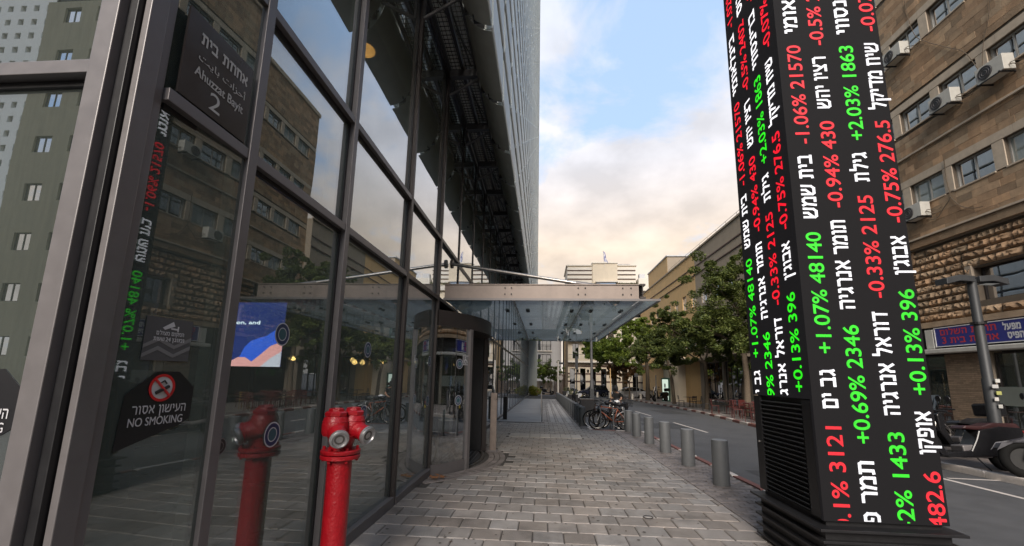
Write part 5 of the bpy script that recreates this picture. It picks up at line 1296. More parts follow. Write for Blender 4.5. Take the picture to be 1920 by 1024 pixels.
MB().lathe([(.19, -.02), (.19, .0)], (-3.35, 6.52, 7.60), 24).build('diffuser', emis('downlight_warm', (1, .42, .10), 1.6), dl); MB().torus((-3.35, 6.52, 7.6), (0, 0, 1), .20, .012, 24, 6).build('trim_ring', m_alu, dl)
dk = thing('reception_desk', 'dark reception desk deep in the lobby', 'desk', (-6.5, 9.5, 0))
MB().box(-7.5, -5.6, 8.6, 9.3, -.06, 1.05).build('front', MATS['walnut_panel'], dk, bevel=.01); MB().box(-7.6, -5.5, 8.5, 9.4, 1.05, 1.10).build('counter', m_alu, dk)

# ================================================================== LAMP POSTS AND POLES
def lamp_twin(label, x, y, h, arm, w, mat, ang):
    r = thing('street_lamp', label, 'street lamp', (x, y, gz(y))); z0 = gz(y)
    MB().lathe([(w*.50, z0), (w*.46, z0+h*.45), (w*.40, z0+h*.46), (w*.36, z0+h)], (x, y, 0), 18).build('pole', mat, r, smooth=True)
    for s in (-1, 1):
        hd = MB(); pts = [(.05, -.03), (arm*.55, -.01), (arm, -.09), (arm, .05), (arm*.55, .13), (.05, .10)]
        d = Vector((math.cos(ang), math.sin(ang), 0)); n = Vector((-d.y, d.x, 0)); o = Vector((x, y, z0+h-.05))
        vs = [o+d*(s*a)+VZ*b+n*t for t in (-.14, .14) for a, b in pts]; k = len(pts)
        hd.add(vs, [tuple(range(k)), tuple(range(2*k-1, k-1, -1))]+[(i, i+k, (i+1) % k+k, (i+1) % k) for i in range(k)]); ho = hd.build('lamp_head', mat, r, bevel=.01)
        MB().cbox(o+d*(s*arm*.6)-VZ*.045, (arm*.55, .2, .02), ang).build('lens', m_win, ho)
    return r
m_lamp = M('lamp_post_grey', (.045, .048, .052), .5, .2, .15, 6)
lr = lamp_twin('grey street lamp with two flat heads in front of the blue shop sign', 9.74, 9.9, 4.10, .68, .225, m_lamp, 0.05)
MB().cyl((9.74, 9.9, 3.0), (9.74, 9.9, 3.05), .135, n=18).build('band_clamp', m_black, lr)
for i, (z, c, w) in enumerate([(1.72, (.5, .5, .48), .09), (1.60, (.42, .42, .42), .12), (1.46, (.35, .36, .12), .10), (1.33, (.5, .48, .46), .08), (1.18, (.4, .4, .38), .08)]):
    MB().box(9.74-w/2+(-.04 if i % 2 else .02), 9.74+w/2+(-.04 if i % 2 else .02), 9.725+.006*i, 9.74+.006*i, z, z+.075).build('sticker', M('sticker%d' % i, c, .6, 0, .2, 20), lr)
ml = thing('grey_lamp_post', 'plain grey lamp post standing behind the parked bicycles', 'street lamp', (3.0, 26, gz(26)))
MB().lathe([(.11, gz(26)), (.11, 1.5), (.085, 1.52), (.075, 5.2)], (3.0, 26, 0), 14).build('pole', M('post_midgrey', (.14, .14, .145), .5, .2, .1, 5), ml, smooth=True); MB().cbox((3.3, 26, 5.2), (.8, .22, .10)).build('lamp_head', m_lamp, ml)
MB().box(2.88, 3.12, 25.86, 26.14, gz(26), 1.0).build('service_box', m_lamp, ml)
def pole(name, label, cat, x, y, h, r=.04, mat=None, extra=None):
    t = thing(name, label, cat, (x, y, gz(y))); MB().cyl((x, y, gz(y)), (x, y, gz(y)+h), r, n=10).build('pole', mat or m_steel, t, smooth=True)
    if extra: extra(t, x, y, gz(y)+h)
    return t
pole('street_sign_pole', 'pale pole with a street name plate at the end of the bollard row', 'sign', 1.75, 48.5, 4.2, .09, m_creamw, lambda t, x, y, z: (MB().box(x+.1, x+.75, y-.02, y+.01, z-.35, z-.12).build('name_plate', m_lamp, t), MB().lathe([(.28, 0), (.28, .02)], (x+.28, y-.1, z-1.9), 20, (0, -1, 0)).build('round_sign', m_steel, t)))
pole('dark_signal_post', 'dark post with a rectangular box head in front of the cream building', 'street lamp', 4.0, 50, 4.9, .07, m_lamp, lambda t, x, y, z: MB().box(x-.16, x+.16, y-.2, y+.1, z-1.5, z).build('signal_box', m_lamp, t))
pole('pale_sign_pole', 'thin pale pole left of the white car', 'pole', 7.4, 46.5, 3.4, .05, m_ochre)
pole('traffic_sign_pole', 'thin steel sign pole beside the white car with a small plate', 'sign', 9.75, 44.5, 2.9, .035, m_steel, lambda t, x, y, z: MB().box(x-.18, x+.18, y-.02, y, z-.4, z-.05).build('plate', m_gry, t))
pole('kerb_sign_pole', 'dark thin pole at the kerb beside the thick tree trunk', 'sign', 10.7, 40.5, 2.6, .05, m_steel)
sbx = [(7.0, 54.6), (8.4, 53.6), (9.0, 52.0), (10.1, 48.3), (11.4, 50)]
for i, (x, y) in enumerate(sbx):
    o = copy_tree(bz, sc=.95); o.location = (x, y, gz(y)); o['label'] = ['pale short bollard in front of the dark car', 'pale short bollard between the two far cars', 'pale short bollard left of the white car wheel', 'pale short bollard under the white car tail', 'pale short bollard at the far kerb beside the thick trunk'][i]; o['group'] = 'short bollards by the far crossing'
    for ch in o.children: ch.data = ch.data.copy(); ch.data.materials[0] = m_creamw

# ================================================================== CARS (side profile lofted across the width)
m_tyre = M('tyre_rubber', (.008, .008, .008), .85, 0, .1, 30, spec=.15); m_cglass = M('car_glass', (.015, .018, .02), .08, 0, 0, spec=.8)
def car(label, paint, loc, rz, kind='hatch', Lc=4.3, flip=1):
    r = thing('parked_car', label, 'car', (0, 0, 0)); Wd = 1.76
    low = [(0, .32), (.02, .55), (.10, .70), (.25, .80), (1.05, .93), (1.25, .97), (3.3, 1.0), (4.05, .98), (4.22, .85), (4.30, .6), (4.28, .32)]
    if kind == 'suv': roofp = [(1.10, .95), (1.85, 1.50), (2.4, 1.62), (3.4, 1.60), (3.85, 1.45), (4.15, .98)]
    else: roofp = [(1.00, .92), (1.85, 1.36), (2.4, 1.46), (3.0, 1.44), (3.75, 1.20), (4.15, .98)]
    sc = Lc/4.3
    def arch(cx, n=8): return [(cx+.37*math.cos(math.pi-math.pi*i/n), .30+.37*math.sin(math.pi*i/n)) for i in range(n+1)]
    bot = [(0.05, .24)]+[(cx, z) for cx, z in arch(.82)]+[(x, z) for x, z in arch(3.48)]+[(4.25, .24)]
    outline = bot+[(4.28, .32), (4.30, .6), (4.22, .85), (4.05, .98), (3.3, 1.0), (1.25, .97), (1.05, .93), (.25, .80), (.10, .70), (.02, .55), (0, .32)]
    n = len(outline); secs = [(-Wd/2+.05, .97), (-Wd/2, 1), (Wd/2, 1), (Wd/2-.05, .97)]
    mb = MB(); vs = []
    ys_ = [-Wd/2, -Wd/2+.06, Wd/2-.06, Wd/2]
    for k, y in enumerate(ys_):
        for x, z in outline:
            e_ = 0 if k in (1, 2) else 1; vs.append(((x+(2.15-x)*.015*e_-2.15)*sc, y, z-(.02*e_ if z > .5 else 0)))
    fs = [(k*n+i, k*n+(i+1) % n, (k+1)*n+(i+1) % n, (k+1)*n+i) for k in range(3) for i in range(n)]
    mb.add(vs, fs)
    bm = bmesh.new()
    me = mb.mesh('b'); bm.from_mesh(me); bm.edges.ensure_lookup_table()
    bmesh.ops.holes_fill(bm, edges=[e_ for e_ in bm.edges if e_.is_boundary], sides=0); bmesh.ops.recalc_face_normals(bm, faces=bm.faces); bmesh.ops.triangulate(bm, faces=[f for f in bm.faces if len(f.verts) > 4]); bm.to_mesh(me); bm.free(); me.materials.append(paint); me.name = 'body'
    o = link(bpy.data.objects.new('body', me)); o.parent = r
    # cabin
    n = len(roofp); mb = MB(); vs = []
    for y, tk in ((-Wd/2+.04, 0), (-Wd/2+.20, 1), (Wd/2-.20, 1), (Wd/2-.04, 0)):
        for i, (x, z) in enumerate(roofp): vs.append(((x-2.15)*sc, y, z if tk else .95))
    # roof skin
    rs = MB(); rv = []
    for y in (-Wd/2+.20, Wd/2-.20):
        for x, z in roofp[1:-1]: rv.append(((x-2.15)*sc, y, z+.012))
    m_ = len(roofp)-2; rs.add(rv, [(i, i+1, m_+i+1, m_+i) for i in range(m_-1)])
    for s in (-1, 1):
        pr = [(s*(Wd/2-.20), z+.012, x) for x, z in roofp[1:-1]]
        for (a, b) in zip(roofp, roofp[1:]):
            ya = lambda z: s*(Wd/2-.04-.16*(z-.95)/.6)
            rs.quad(((a[0]-2.15)*sc, ya(a[1]), a[1]+.014), ((b[0]-2.15)*sc, ya(b[1]), b[1]+.014), ((b[0]-2.15)*sc, ya(b[1])-s*.07, b[1]-.055), ((a[0]-2.15)*sc, ya(a[1])-s*.0, a[1]-.055))
        for xp in (2.35, 3.35): 
            zt = 1.5 if kind == 'suv' else 1.38; rs.cyl(((xp-2.15)*sc, s*(Wd/2-.035), .97), ((xp-2.12)*sc, s*(Wd/2-.17), zt), .035, n=6)
    rs.build('roof', paint, r)
    gl_ = MB(); gv = []
    for y in (-1, 1):
        for x, z in roofp: gv.append(((x-2.15)*sc, y*(Wd/2-.045-.16*max(0, (z-.95))/.6), z-.01))
    n = len(roofp); gl_.add(gv, [tuple(range(n)), tuple(range(2*n-1, n-1, -1))]+[(i, i+n, i+1+n, i+1) for i in range(n-1)]); gl_.build('windows', m_cglass, r)
    for x in (.82, 3.48):
        for s in (-1, 1):
            wl = MB(); wl.lathe([(.16, 0), (.31, .01), (.325, .05), (.325, .17), (.31, .20), (.16, .20)], ((x-2.15)*sc, s*(Wd/2-.19) if s > 0 else -(Wd/2-.19), .325), 22, (0, s, 0)); wo = wl.build('wheel', m_tyre, r, smooth=True)
            rm = MB(); rm.lathe([(.20, .16), (.19, .205), (.05, .19), (.01, .2)], ((x-2.15)*sc, s*(Wd/2-.19), .325), 14, (0, s, 0)); rm.build('rim', m_steel, wo)
    for s in (-1, 1):
        MB().cbox((-2.09*sc, s*.62, .68), (.14, .34, .14), ry=.3).build('headlight', M('headlight_clear', (.6, .6, .6), .2, .2, 0), r, bevel=.02)
        MB().cbox((2.10*sc, s*.66, .82), (.10, .28, .14)).build('tail_light', M('tail_red', (.3, .01, .01), .3, 0, 0), r, bevel=.02)
        MB().cbox((-.75*sc, s*(Wd/2+.07), 1.0), (.12, .16, .10)).build('mirror', paint, r, bevel=.02)
    MB().box(-2.13*sc, -2.10*sc, -.26, .26, .38, .49).build('number_plate', M('plate_yellow', (.6, .45, .05), .5, 0, 0), r)
    for xx in (1.22, 2.34, 3.3): 
        for s in (-1, 1): MB().box((xx-2.15)*sc-.006, (xx-2.15)*sc+.006, s*(Wd/2)-.004, s*(Wd/2)+.004, .36, .95).build('door_gap', m_black, r)
    r.location = loc; r.rotation_euler = (0, 0, rz); return r
m_cnavy = M('paint_dark_blue', (.012, .016, .04), .2, .3, .05, 3); m_cwhite = M('paint_white', (.62, .62, .63), .25, .1, .03, 3); m_csil = M('paint_silver', (.45, .46, .48), .25, .5, .03, 3)
car('dark blue estate car parked across the end of the street', m_cnavy, (7.0, 59.2, gz(59)-.07), 0, 'suv')
car('white hatchback parked right of the dark blue car', m_cwhite, (11.0, 54.8, gz(55)-.07), R_(4), 'hatch')
car('silver white car half hidden by the thick tree trunk', m_csil, (15.2, 57.5, gz(57)-.07), R_(6), 'hatch')

# ================================================================== BICYCLES
def bicycle(label, frame_m, tyre_m=None, fork_m=None, loc=(0, 0, 0), rz=0, lean=0, s=1.0, basket=False, saddle_m=None):
    r = thing('bicycle', label, 'bicycle', (0, 0, 0), 'bicycles parked at the rack'); tyre_m = tyre_m or m_tyre
    WR = .33; A_ = Vector((-.51, 0, WR)); B_ = Vector((.53, 0, WR))
    for nm, c in (('rear', A_), ('front', B_)):
        w = MB(); w.torus(c, (0, 1, 0), WR-.02, .021, 32, 8); wo = w.build('wheel', tyre_m, r, smooth=True)
        rm = MB(); rm.torus(c, (0, 1, 0), WR-.048, .010, 32, 5)
        for i in range(20): t = i*math.pi/10; rm.tube([c+Vector((0, .02 if i % 2 else -.02, 0)), c+Vector((math.cos(t)*(WR-.05), 0, math.sin(t)*(WR-.05)))], .0018, 3)
        rm.cyl(c-Vector((0, .05, 0)), c+Vector((0, .05, 0)), .018, n=8); rm.build('rim', m_steel, wo)
    bb_ = Vector((-.08, 0, .30)); st = Vector((-.22, 0, .78)); hd = Vector((.38, 0, .84)); hb = Vector((.41, 0, .68))
    f = MB()
    for a, b, q in ((bb_, st, .016), (st, hd, .016), (bb_, hb, .021), (hd+Vector((-.01, 0, .05)), hb, .02)): f.tube([a, b], q, 8)
    for y in (-.05, .05): f.tube([bb_+Vector((0, y*.4, 0)), A_+Vector((0, y, 0))], .010, 6); f.tube([st+Vector((0, y*.4, -.02)), A_+Vector((0, y, 0))], .009, 6)
    f.build('frame', frame_m, r, smooth=True)
    fk = MB()
    for y in (-.05, .05): fk.tube([hb+Vector((0, y, -.03)), B_+Vector((-.02, y, .02)), B_+Vector((0, y, 0))], .011, 6)
    fk.tube([hb+Vector((0, -.05, -.03)), hb+Vector((0, .05, -.03))], .013, 6); fk.build('fork', fork_m or frame_m, r, smooth=True)
    h_ = MB(); h_.tube([hd, hd+Vector((-.03, 0, .14))], .014, 6); h_.tube([hd+Vector((-.12, -.29, .17)), hd+Vector((-.0, -.16, .17)), hd+Vector((.02, 0, .14)), hd+Vector((0, .16, .17)), hd+Vector((-.12, .29, .17))], .013, 6); h_.build('handlebar', m_black, r, smooth=True)
    sa = MB(); sa.tube([st, st+Vector((-.03, 0, .14))], .013, 6); so = sa.build('seat_post', m_steel, r)
    sd_ = MB(); sd_.lathe([(.02, -.15), (.05, -.12), (.085, -.05), (.07, .02), (.03, .12), (.015, .15)], st+Vector((-.04, 0, .17)), 10, (1, 0, 0)); sdo = sd_.build('saddle', saddle_m or m_black, r, smooth=True)
    cr_ = MB(); cr_.torus(bb_+Vector((0, -.045, 0)), (0, 1, 0), .085, .006, 20, 5); cr_.tube([bb_+Vector((0, -.06, 0)), bb_+Vector((.12, -.08, -.11))], .009, 5); cr_.tube([bb_+Vector((0, .06, 0)), bb_+Vector((-.12, .08, .11))], .009, 5); cr_.cbox(bb_+Vector((.12, -.12, -.11)), (.08, .08, .02)); cr_.cbox(bb_+Vector((-.12, .12, .11)), (.08, .08, .02)); cr_.build('crank', m_alu, r)
    mg = MB(); mg.torus(A_, (0, 1, 0), WR+.03, .018, 14, 5, .3, 2.6); mg.build('mudguard', fork_m or m_black, r)
    rk = MB()
    for y in (-.06, .06): rk.tube([st+Vector((0, y, -.08)), A_+Vector((-.12, y, .42)), A_+Vector((-.0, y, 0))], .007, 5)
    rk.build('rear_rack', m_black, r)
    if basket:
        b_ = MB(); o = Vector((.50, 0, .86))
        for z in (0, .11, .22): 
            q = .12+.03*z/.22; b_.tube([o+Vector((-q, -q*1.3, z)), o+Vector((q, -q*1.3, z)), o+Vector((q, q*1.3, z)), o+Vector((-q, q*1.3, z)), o+Vector((-q, -q*1.3, z))], .009, 4)
        for i in range(7): x = -.12+.04*i; b_.tube([o+Vector((x, -.156, 0)), o+Vector((x*1.2, -.19, .22))], .005, 4); b_.tube([o+Vector((x, .156, 0)), o+Vector((x*1.2, .19, .22))], .005, 4)
        b_.build('basket', m_black, r)
    r.location = loc; r.rotation_euler = (lean, 0, rz); r.scale = (s, s, s); return r
zb = lambda y: gz(y)-.05
m_or = M('frame_rust_orange', (.42, .12, .06), .35, .2, .1, 8); m_wf = M('frame_white', (.6, .6, .6), .3, .1, .05, 8); m_wt = M('tyre_pale', (.42, .42, .42), .7, 0, .2, 9)
bicycle('rust orange bicycle with white head tube, nearest at the rack', m_or, None, m_wf, (2.52, 15.75, zb(15.7)), R_(176), R_(-5), .98)
bicycle('black bicycle with a front basket behind the orange one', m_black, None, m_black, (2.72, 16.25, zb(16.2)), R_(4), R_(4), 1.0, True)
bicycle('black and brown bicycle at the left end of the rack', M('frame_brown', (.08, .04, .03), .4, .2, .1, 8), None, m_black, (2.36, 16.1, zb(16.1)), R_(170), R_(6), 1.0)
bicycle('pale tyred bicycle pointing toward the viewer at the rack', m_wf, m_wt, m_wf, (2.88, 16.1, zb(16)), R_(-72), R_(5), .95)
bicycle('dark city bicycle with white saddle farther back by the lamp post', m_black, None, m_black, (2.75, 17.6, zb(17.6)), R_(178), R_(-4), 1.0, True, m_wf)
rk = thing('bicycle_rack', 'grey steel hoop rack holding the bicycles', 'bike rack', (2.3, 15.9, zb(15.9)))
for x in (2.10, 2.55, 2.95):
    z0 = zb(15.9); h_ = MB(); h_.tube([(x, 15.55, z0), (x, 15.55, z0+.72), (x, 15.62, z0+.8), (x, 16.2, z0+.8), (x, 16.27, z0+.72), (x, 16.27, z0)], .024, 8); h_.build('hoop', m_bollard, rk, smooth=True)

# ================================================================== SCOOTERS AND MOTORCYCLES
def scooter(label, body_m, loc, rz, seat_m=None, box=False, shield=True, s=1.0, long=0.0, lean=R_(6), group='motorcycles parked along the far kerb'):
    r = thing('parked_motorcycle', label, 'motorcycle', (0, 0, 0), group); seat_m = seat_m or m_black
    Wf = Vector((.72+long, 0, .28)); Wr = Vector((-.66, 0, .28))
    for c in (Wf, Wr):
        w = MB(); w.torus(c, (0, 1, 0), .215, .065, 28, 10); wo = w.build('wheel', m_tyre, r, smooth=True)
        rm = MB(); rm.lathe([(.16, -.03), (.16, .03)], c, 18, (0, 1, 0)); rm.torus(c, (0, 1, 0), .16, .012, 22, 5); rm.build('rim', M('rim_dark', (.02, .02, .02), .8, 0, .1, 9), wo)
    b = MB(); b.prism([(-.95, .62), (-.80, .42), (-.35, .26), (.28+long, .22), (.34+long, .30), (.0, .36), (-.12, .55), (-.2, .72), (-.55, .80), (-.92, .78)], .30, (0, -.15, 0)); b.build('rear_body', body_m, r, bevel=.02)
    b = MB(); b.prism([(.28+long, .24), (.40+long, .26), (.56+long, .55), (.55+long, .92), (.48+long, 1.0), (.40+long, .92), (.42+long, .60)], .36, (0, -.18, 0)); b.build('leg_shield', body_m, r, bevel=.02)
    b = MB(); b.prism([(.42+long, .52), (.62+long, .56), (.95+long, .50), (1.0+long, .42), (.78+long, .56), (.6+long, .62)], .16, (0, -.08, 0)); b.build('front_mudguard', body_m, r, bevel=.01)
    b = MB(); b.prism([(-.92, .78), (-.86, .86), (-.45, .86), (-.28, .80), (.0, .80), (.06, .74), (-.15, .72), (-.9, .76)], .28, (0, -.14, 0)); b.build('seat', seat_m, r, bevel=.025)
    b = MB()
    for y in (-.09, .09): b.tube([(.47+long, y, .95), (.66+long, y, .45), (.72+long, y, .28)], .025, 8)
    b.build('fork', m_steel, r, smooth=True)
    b = MB(); b.tube([(.30+long, -.36, 1.03), (.38+long, -.2, 1.05), (.44+long, 0, 1.0), (.38+long, .2, 1.05), (.30+long, .36, 1.03)], .018, 8); b.build('handlebar', m_black, r, smooth=True)
    for sd_ in (-1, 1):
        b = MB(); b.tube([(.36+long, sd_*.25, 1.05), (.40+long, sd_*.32, 1.22)], .008, 5); b.lathe([(.055, 0), (.06, .01), (.05, .03)], (.40+long, sd_*.34, 1.26), 14, (-1, 0, 0)); b.build('mirror', m_black, r)
    b = MB(); b.lathe([(.03, 0), (.08, .03), (.085, .06), (.01, .075)], (.50+long, 0, .86), 16, (1, 0, .1)); b.build('headlight', MATS['headlight_clear'], r, smooth=True)
    b = MB(); b.tube([(.1, -.19, .28), (-.5, -.20, .30), (-.98, -.20, .40)], [.03, .06, .055], 10); b.build('exhaust', m_alu, r, smooth=True)
    b = MB(); b.prism([(-.35, .24), (.1, .22), (.12, .44), (-.3, .48)], .26, (0, -.13, 0)); b.build('engine', m_alu, r, bevel=.02)
    b = MB(); b.tube([(-.1, .05, .28), (-.18, .22, .02)], .014, 6); b.build('kickstand', m_black, r)
    MB().box(-.98, -.94, -.09, .09, .50, .60).build('number_plate', MATS['plate_yellow'], r)
    MB().cbox((-.96, 0, .70), (.05, .2, .07)).build('tail_light', MATS['tail_red'], r, bevel=.01)
    if shield:
        b = MB(); n = 6; vs = []
        for i in range(n+1):
            y = -.2+.4*i/n; c_ = .04*(1-(y/.2)**2); vs += [(.50+long+c_, y, .98), (.38+long+c_, y*.8, 1.36)]
        b.add(vs, [(2*i, 2*i+2, 2*i+3, 2*i+1) for i in range(n)]); b.build('windscreen', m_win, r)
    if box:
        b = MB(); b.box(-1.12, -.72, -.2, .2, .90, 1.20); b.build('top_box', body_m, r, bevel=.05)
    r.location = loc; r.rotation_euler = (lean, 0, rz); r.scale = (s, s, s); return r
m_mb = M('scooter_black', (.014, .014, .016), .22, .2, .1, 6); m_mr = M('seat_red_black', (.028, .006, .007), .5, 0, .3, 10); m_mw = M('scooter_white', (.5, .5, .5), .25, 0, .05, 6); m_mg = M('scooter_grey_cover', (.05, .05, .06), .35, .1, .2, 6)
scooter('long black motorcycle with dark red seat parked sideways in front of the shop pier', m_mb, (8.75, 9.55, gz(9.5)-.02), R_(178), m_mr, False, True, 1.12, .12)
scooter('black scooter behind the ticker pillar with its rear toward the pillar', m_mb, (7.65, 10.6, gz(10.6)-.05), R_(8), None, False, False, 1.05)
scooter('grey faired motorcycle with a big front wheel cut by the right edge of the view', m_mg, (9.62, 8.25, gz(8.2)+.03), R_(160), m_black, False, True, 1.2)
scooter('black scooter with windscreen standing behind the red seated motorcycle', m_mb, (9.9, 10.9, gz(10.9)+.05), R_(186), m_black, True, True, 1.05)
scooter('black motorcycle nose to the shop, left of the grey lamp', m_mb, (8.2, 11.6, gz(11.6)-.05), R_(172), m_black, False, True, 1.05, .08)
scooter('black scooter beside the lamp base, behind the red seated motorcycle', m_mb, (9.3, 12.2, gz(12.2)+.05), R_(5), m_black, False, False, 1.0)
g2 = 'scooters parked by the far trees'
scooter('dark scooter with a pale helmet box under the thick tree', m_mb, (11.9, 43.5, gz(43)+.05), R_(210), None, True, True, 1.1, group=g2)
scooter('black scooter behind the bollard row, nearest the bicycles', m_mb, (2.6, 30.0, gz(30)-.07), R_(150), None, True, True, 1.0, group=g2)
scooter('white fronted scooter parked beyond the bollard row', m_mw, (2.9, 41.0, gz(41)-.07), R_(200), None, False, True, 1.0, group=g2)
scooter('dark red scooter by the garden wall', M('scooter_red', (.25, .02, .02), .3, .1, .1, 6), (-.6, 64.5, gz(64)), R_(10), None, True, True, 1.0, group=g2)
scooter('black scooter by the garden wall right of the red one', m_mb, (.7, 63.9, gz(64)), R_(-14), None, True, True, 1.0, group=g2)
bg_ = 'bicycles in front of the shop'
for (x, y, rz, lb, fm) in ((10.6, 12.4, 174, 'grey bicycle leaning before the buff brick pier', m_alu), (9.9, 12.9, 10, 'black bicycle with a pale mudguard seen past the ticker pillar', m_black), (11.2, 13.4, 184, 'dark bicycle beside the shop window', m_bronze)):
    o = bicycle(lb, fm, None, m_wf if 'pale' in lb else None, (x, y, gz(y)+.06), R_(rz), R_(5), 1.02); o['group'] = bg_
# planters and street bins behind the bollards
def planter(label, x, y, w, h, plant=True):
    r = thing('planter_box', label, 'planter', (x, y, gz(y)-.07)); z = gz(y)-.07
    MB().box(x-w/2, x+w/2, y-w/2, y+w/2, z, z+h).build('box', m_black, r, bevel=.01); MB().box(x-w/2-.02, x+w/2+.02, y-w/2-.02, y+w/2+.02, z+h, z+h+.05).build('rim', m_bronze, r)
    if plant: f_ = MB(); leaf_cloud(f_, [(x, y, z+h+.2, w*.5, w*.5, .25)], 260, .05, random.Random(3)); f_.build('foliage', lf_dark, r, kind='stuff')
planter('square black planter behind the bollards left of the lamp post', 2.35, 22.5, .75, .85, False)
planter('black planter with a low shrub farther along the bollard row', 2.4, 34, .8, .8)
planter('dark planter beside the far end of the bollard row', 2.5, 45, .8, .9)

# ================================================================== CAFE FURNITURE
def chair(mat):
    r = thing('cafe_chair', 'x', 'chair'); 
    MB().box(-.2, .2, -.2, .2, .44, .465).build('seat', mat, r)
    for x in (-.18, .18):
        MB().tube([(x, -.18, 0), (x, -.17, .44)], .014, 5).build('leg', mat, r); MB().tube([(x, .2, 0), (x, .18, .45), (x, .23, .84)], .014, 5).build('leg', mat, r)
    for z in (.62, .72, .82): MB().box(-.19, .19, .205+.03*(z-.6)/.2, .222+.03*(z-.6)/.2, z-.025, z+.025).build('back_slat', mat, r)
    return r
def table(mat):
    r = thing('cafe_table', 'x', 'table'); MB().box(-.34, .34, -.34, .34, .72, .745).build('top', mat, r, bevel=.004); MB().cyl((0, 0, .02), (0, 0, .72), .025, n=8).build('stem', m_black, r)
    MB().cbox((0, 0, .012), (.5, .06, .024), .78).build('foot', m_black, r); MB().cbox((0, 0, .012), (.5, .06, .022), -.78).build('foot', m_black, r); return r
m_cred = M('chair_dark_red', (.07, .012, .010), .5, 0, .2, 9); m_cyel = M('chair_yellow', (.20, .12, .015), .5, 0, .2, 9); m_cblk = M('chair_black', (.02, .02, .02), .5, 0, .2, 9); m_tgry = M('table_red_top', (.06, .03, .028), .5, 0, .2, 9)
cr0, cb0, cy0 = chair(m_cred), chair(m_cblk), chair(m_cyel); t0 = table(m_tgry)
used = set(); rr = random.Random(17)
def put(proto, loc, rz, label, group):
    o = proto if proto not in used else copy_tree(proto); used.add(proto); o.location = loc; o.rotation_euler.z = rz; o['label'] = label; o['group'] = group
tabs = [(9.95, 19.6, 'nearest the ticker pillar'), (11.0, 20.6, 'second from the ticker pillar'), (10.3, 21.8, 'before the largest tree'), (10.9, 23.2, 'beside the largest tree'), (10.75, 25.6, 'beyond the largest tree'), (11.2, 28.2, 'between the nearest trees'), (11.3, 33.3, 'beyond the second tree'), (12.6, 26.5, 'against the shop windows')]
for i, (x, y, w) in enumerate(tabs):
    z = gz(y)+.052; put(t0, (x, y, z), rr.uniform(0, 1), 'small cafe table '+w, 'cafe tables on the far pavement')
    for k, (dx, dy, a, sd_) in enumerate(((-.62, .05, 90, 'road side'), (.62, 0, -90, 'shop side'), (0, -.62, 180, 'near side'), (.05, .62, 0, 'far side'))):
        if i > 3 and k == 3: continue
        pr = cy0 if (i == 1 and k == 2) else (cr0 if i < 5 else cb0)
        put(pr, (x+dx, y+dy, z), R_(a+rr.uniform(-20, 20)), '%s chair on the %s of the table %s' % ({cr0: 'dark red', cb0: 'black', cy0: 'yellow'}[pr], sd_, w), 'cafe chairs on the far pavement')

# ================================================================== PERSON (seated on a moped behind the bicycles)
def skin_body(name, joints, bones, mat, parent, root=0, lvl=1):
    me = bpy.data.meshes.new(name); me.from_pydata([j[0] for j in joints], bones, []); me.update()
    o = link(bpy.data.objects.new(name, me)); sm = o.modifiers.new('s', 'SKIN'); ss = o.modifiers.new('u', 'SUBSURF'); ss.levels = ss.render_levels = lvl
    for i, j in enumerate(joints): me.skin_vertices[0].data[i].radius = (j[1], j[2] if len(j) > 2 else j[1])
    me.skin_vertices[0].data[root].use_root = True
    dg = bpy.context.evaluated_depsgraph_get(); m2 = bpy.data.meshes.new_from_object(o.evaluated_get(dg)); bpy.data.objects.remove(o)
    for p in m2.polygons: p.use_smooth = True
    m2.materials.clear(); m2.materials.append(mat); m2.name = name
    o = link(bpy.data.objects.new(name, m2)); o.parent = parent; return o
m_skin = M('skin_tone', (.30, .17, .11), .6, 0, .05, 9); m_shirt = M('black_shirt', (.013, .013, .014), .9, 0, .2, 14); m_trs = M('dark_trousers', (.025, .027, .035), .9, 0, .2, 14)
pe = thing('person', 'person in black shirt and dark cap sitting bent forward behind the bicycles', 'person')
V3 = Vector
J = [((0, 0, .80), .14, .12), ((0, -.03, 1.0), .145, .11), ((0, -.10, 1.22), .16, .115), ((0, -.15, 1.36), .07, .07), ((0, -.19, 1.45), .05, .05), ((0, -.24, 1.54), .085, .095), ((0, -.25, 1.63), .075, .085),
     ((.17, -.12, 1.31), .062, .062), ((.27, -.20, 1.08), .048, .048), ((.20, -.42, .97), .036, .036), ((.17, -.50, .96), .03, .04),
     ((-.17, -.12, 1.31), .062, .062), ((-.27, -.20, 1.08), .048, .048), ((-.20, -.42, .97), .036, .036), ((-.17, -.50, .96), .03, .04),
     ((.10, -.04, .76), .10, .10), ((.17, -.42, .74), .075, .075), ((.17, -.44, .38), .05, .05), ((.17, -.40, .08), .04, .04), ((.17, -.54, .04), .04, .03),
     ((-.10, -.04, .76), .10, .10), ((-.17, -.42, .74), .075, .075), ((-.17, -.44, .38), .05, .05), ((-.17, -.40, .08), .04, .04), ((-.17, -.54, .04), .04, .03)]
Bn = [(0, 1), (1, 2), (2, 3), (3, 4), (4, 5), (5, 6), (2, 7), (7, 8), (8, 9), (9, 10), (2, 11), (11, 12), (12, 13), (13, 14), (0, 15), (15, 16), (16, 17), (17, 18), (18, 19), (0, 20), (20, 21), (21, 22), (22, 23), (23, 24)]
skin_body('body', J, Bn, m_skin, pe, 0, 2)
Js = [((0, 0, .84), .165, .14), ((0, -.03, 1.0), .165, .125), ((0, -.10, 1.22), .18, .13), ((0, -.14, 1.34), .085, .08), ((.17, -.12, 1.31), .078, .078), ((.245, -.18, 1.13), .068, .068), ((-.17, -.12, 1.31), .078, .078), ((-.245, -.18, 1.13), .068, .068)]
skin_body('shirt', Js, [(0, 1), (1, 2), (2, 3), (2, 4), (4, 5), (2, 6), (6, 7)], m_shirt, pe, 0, 2)
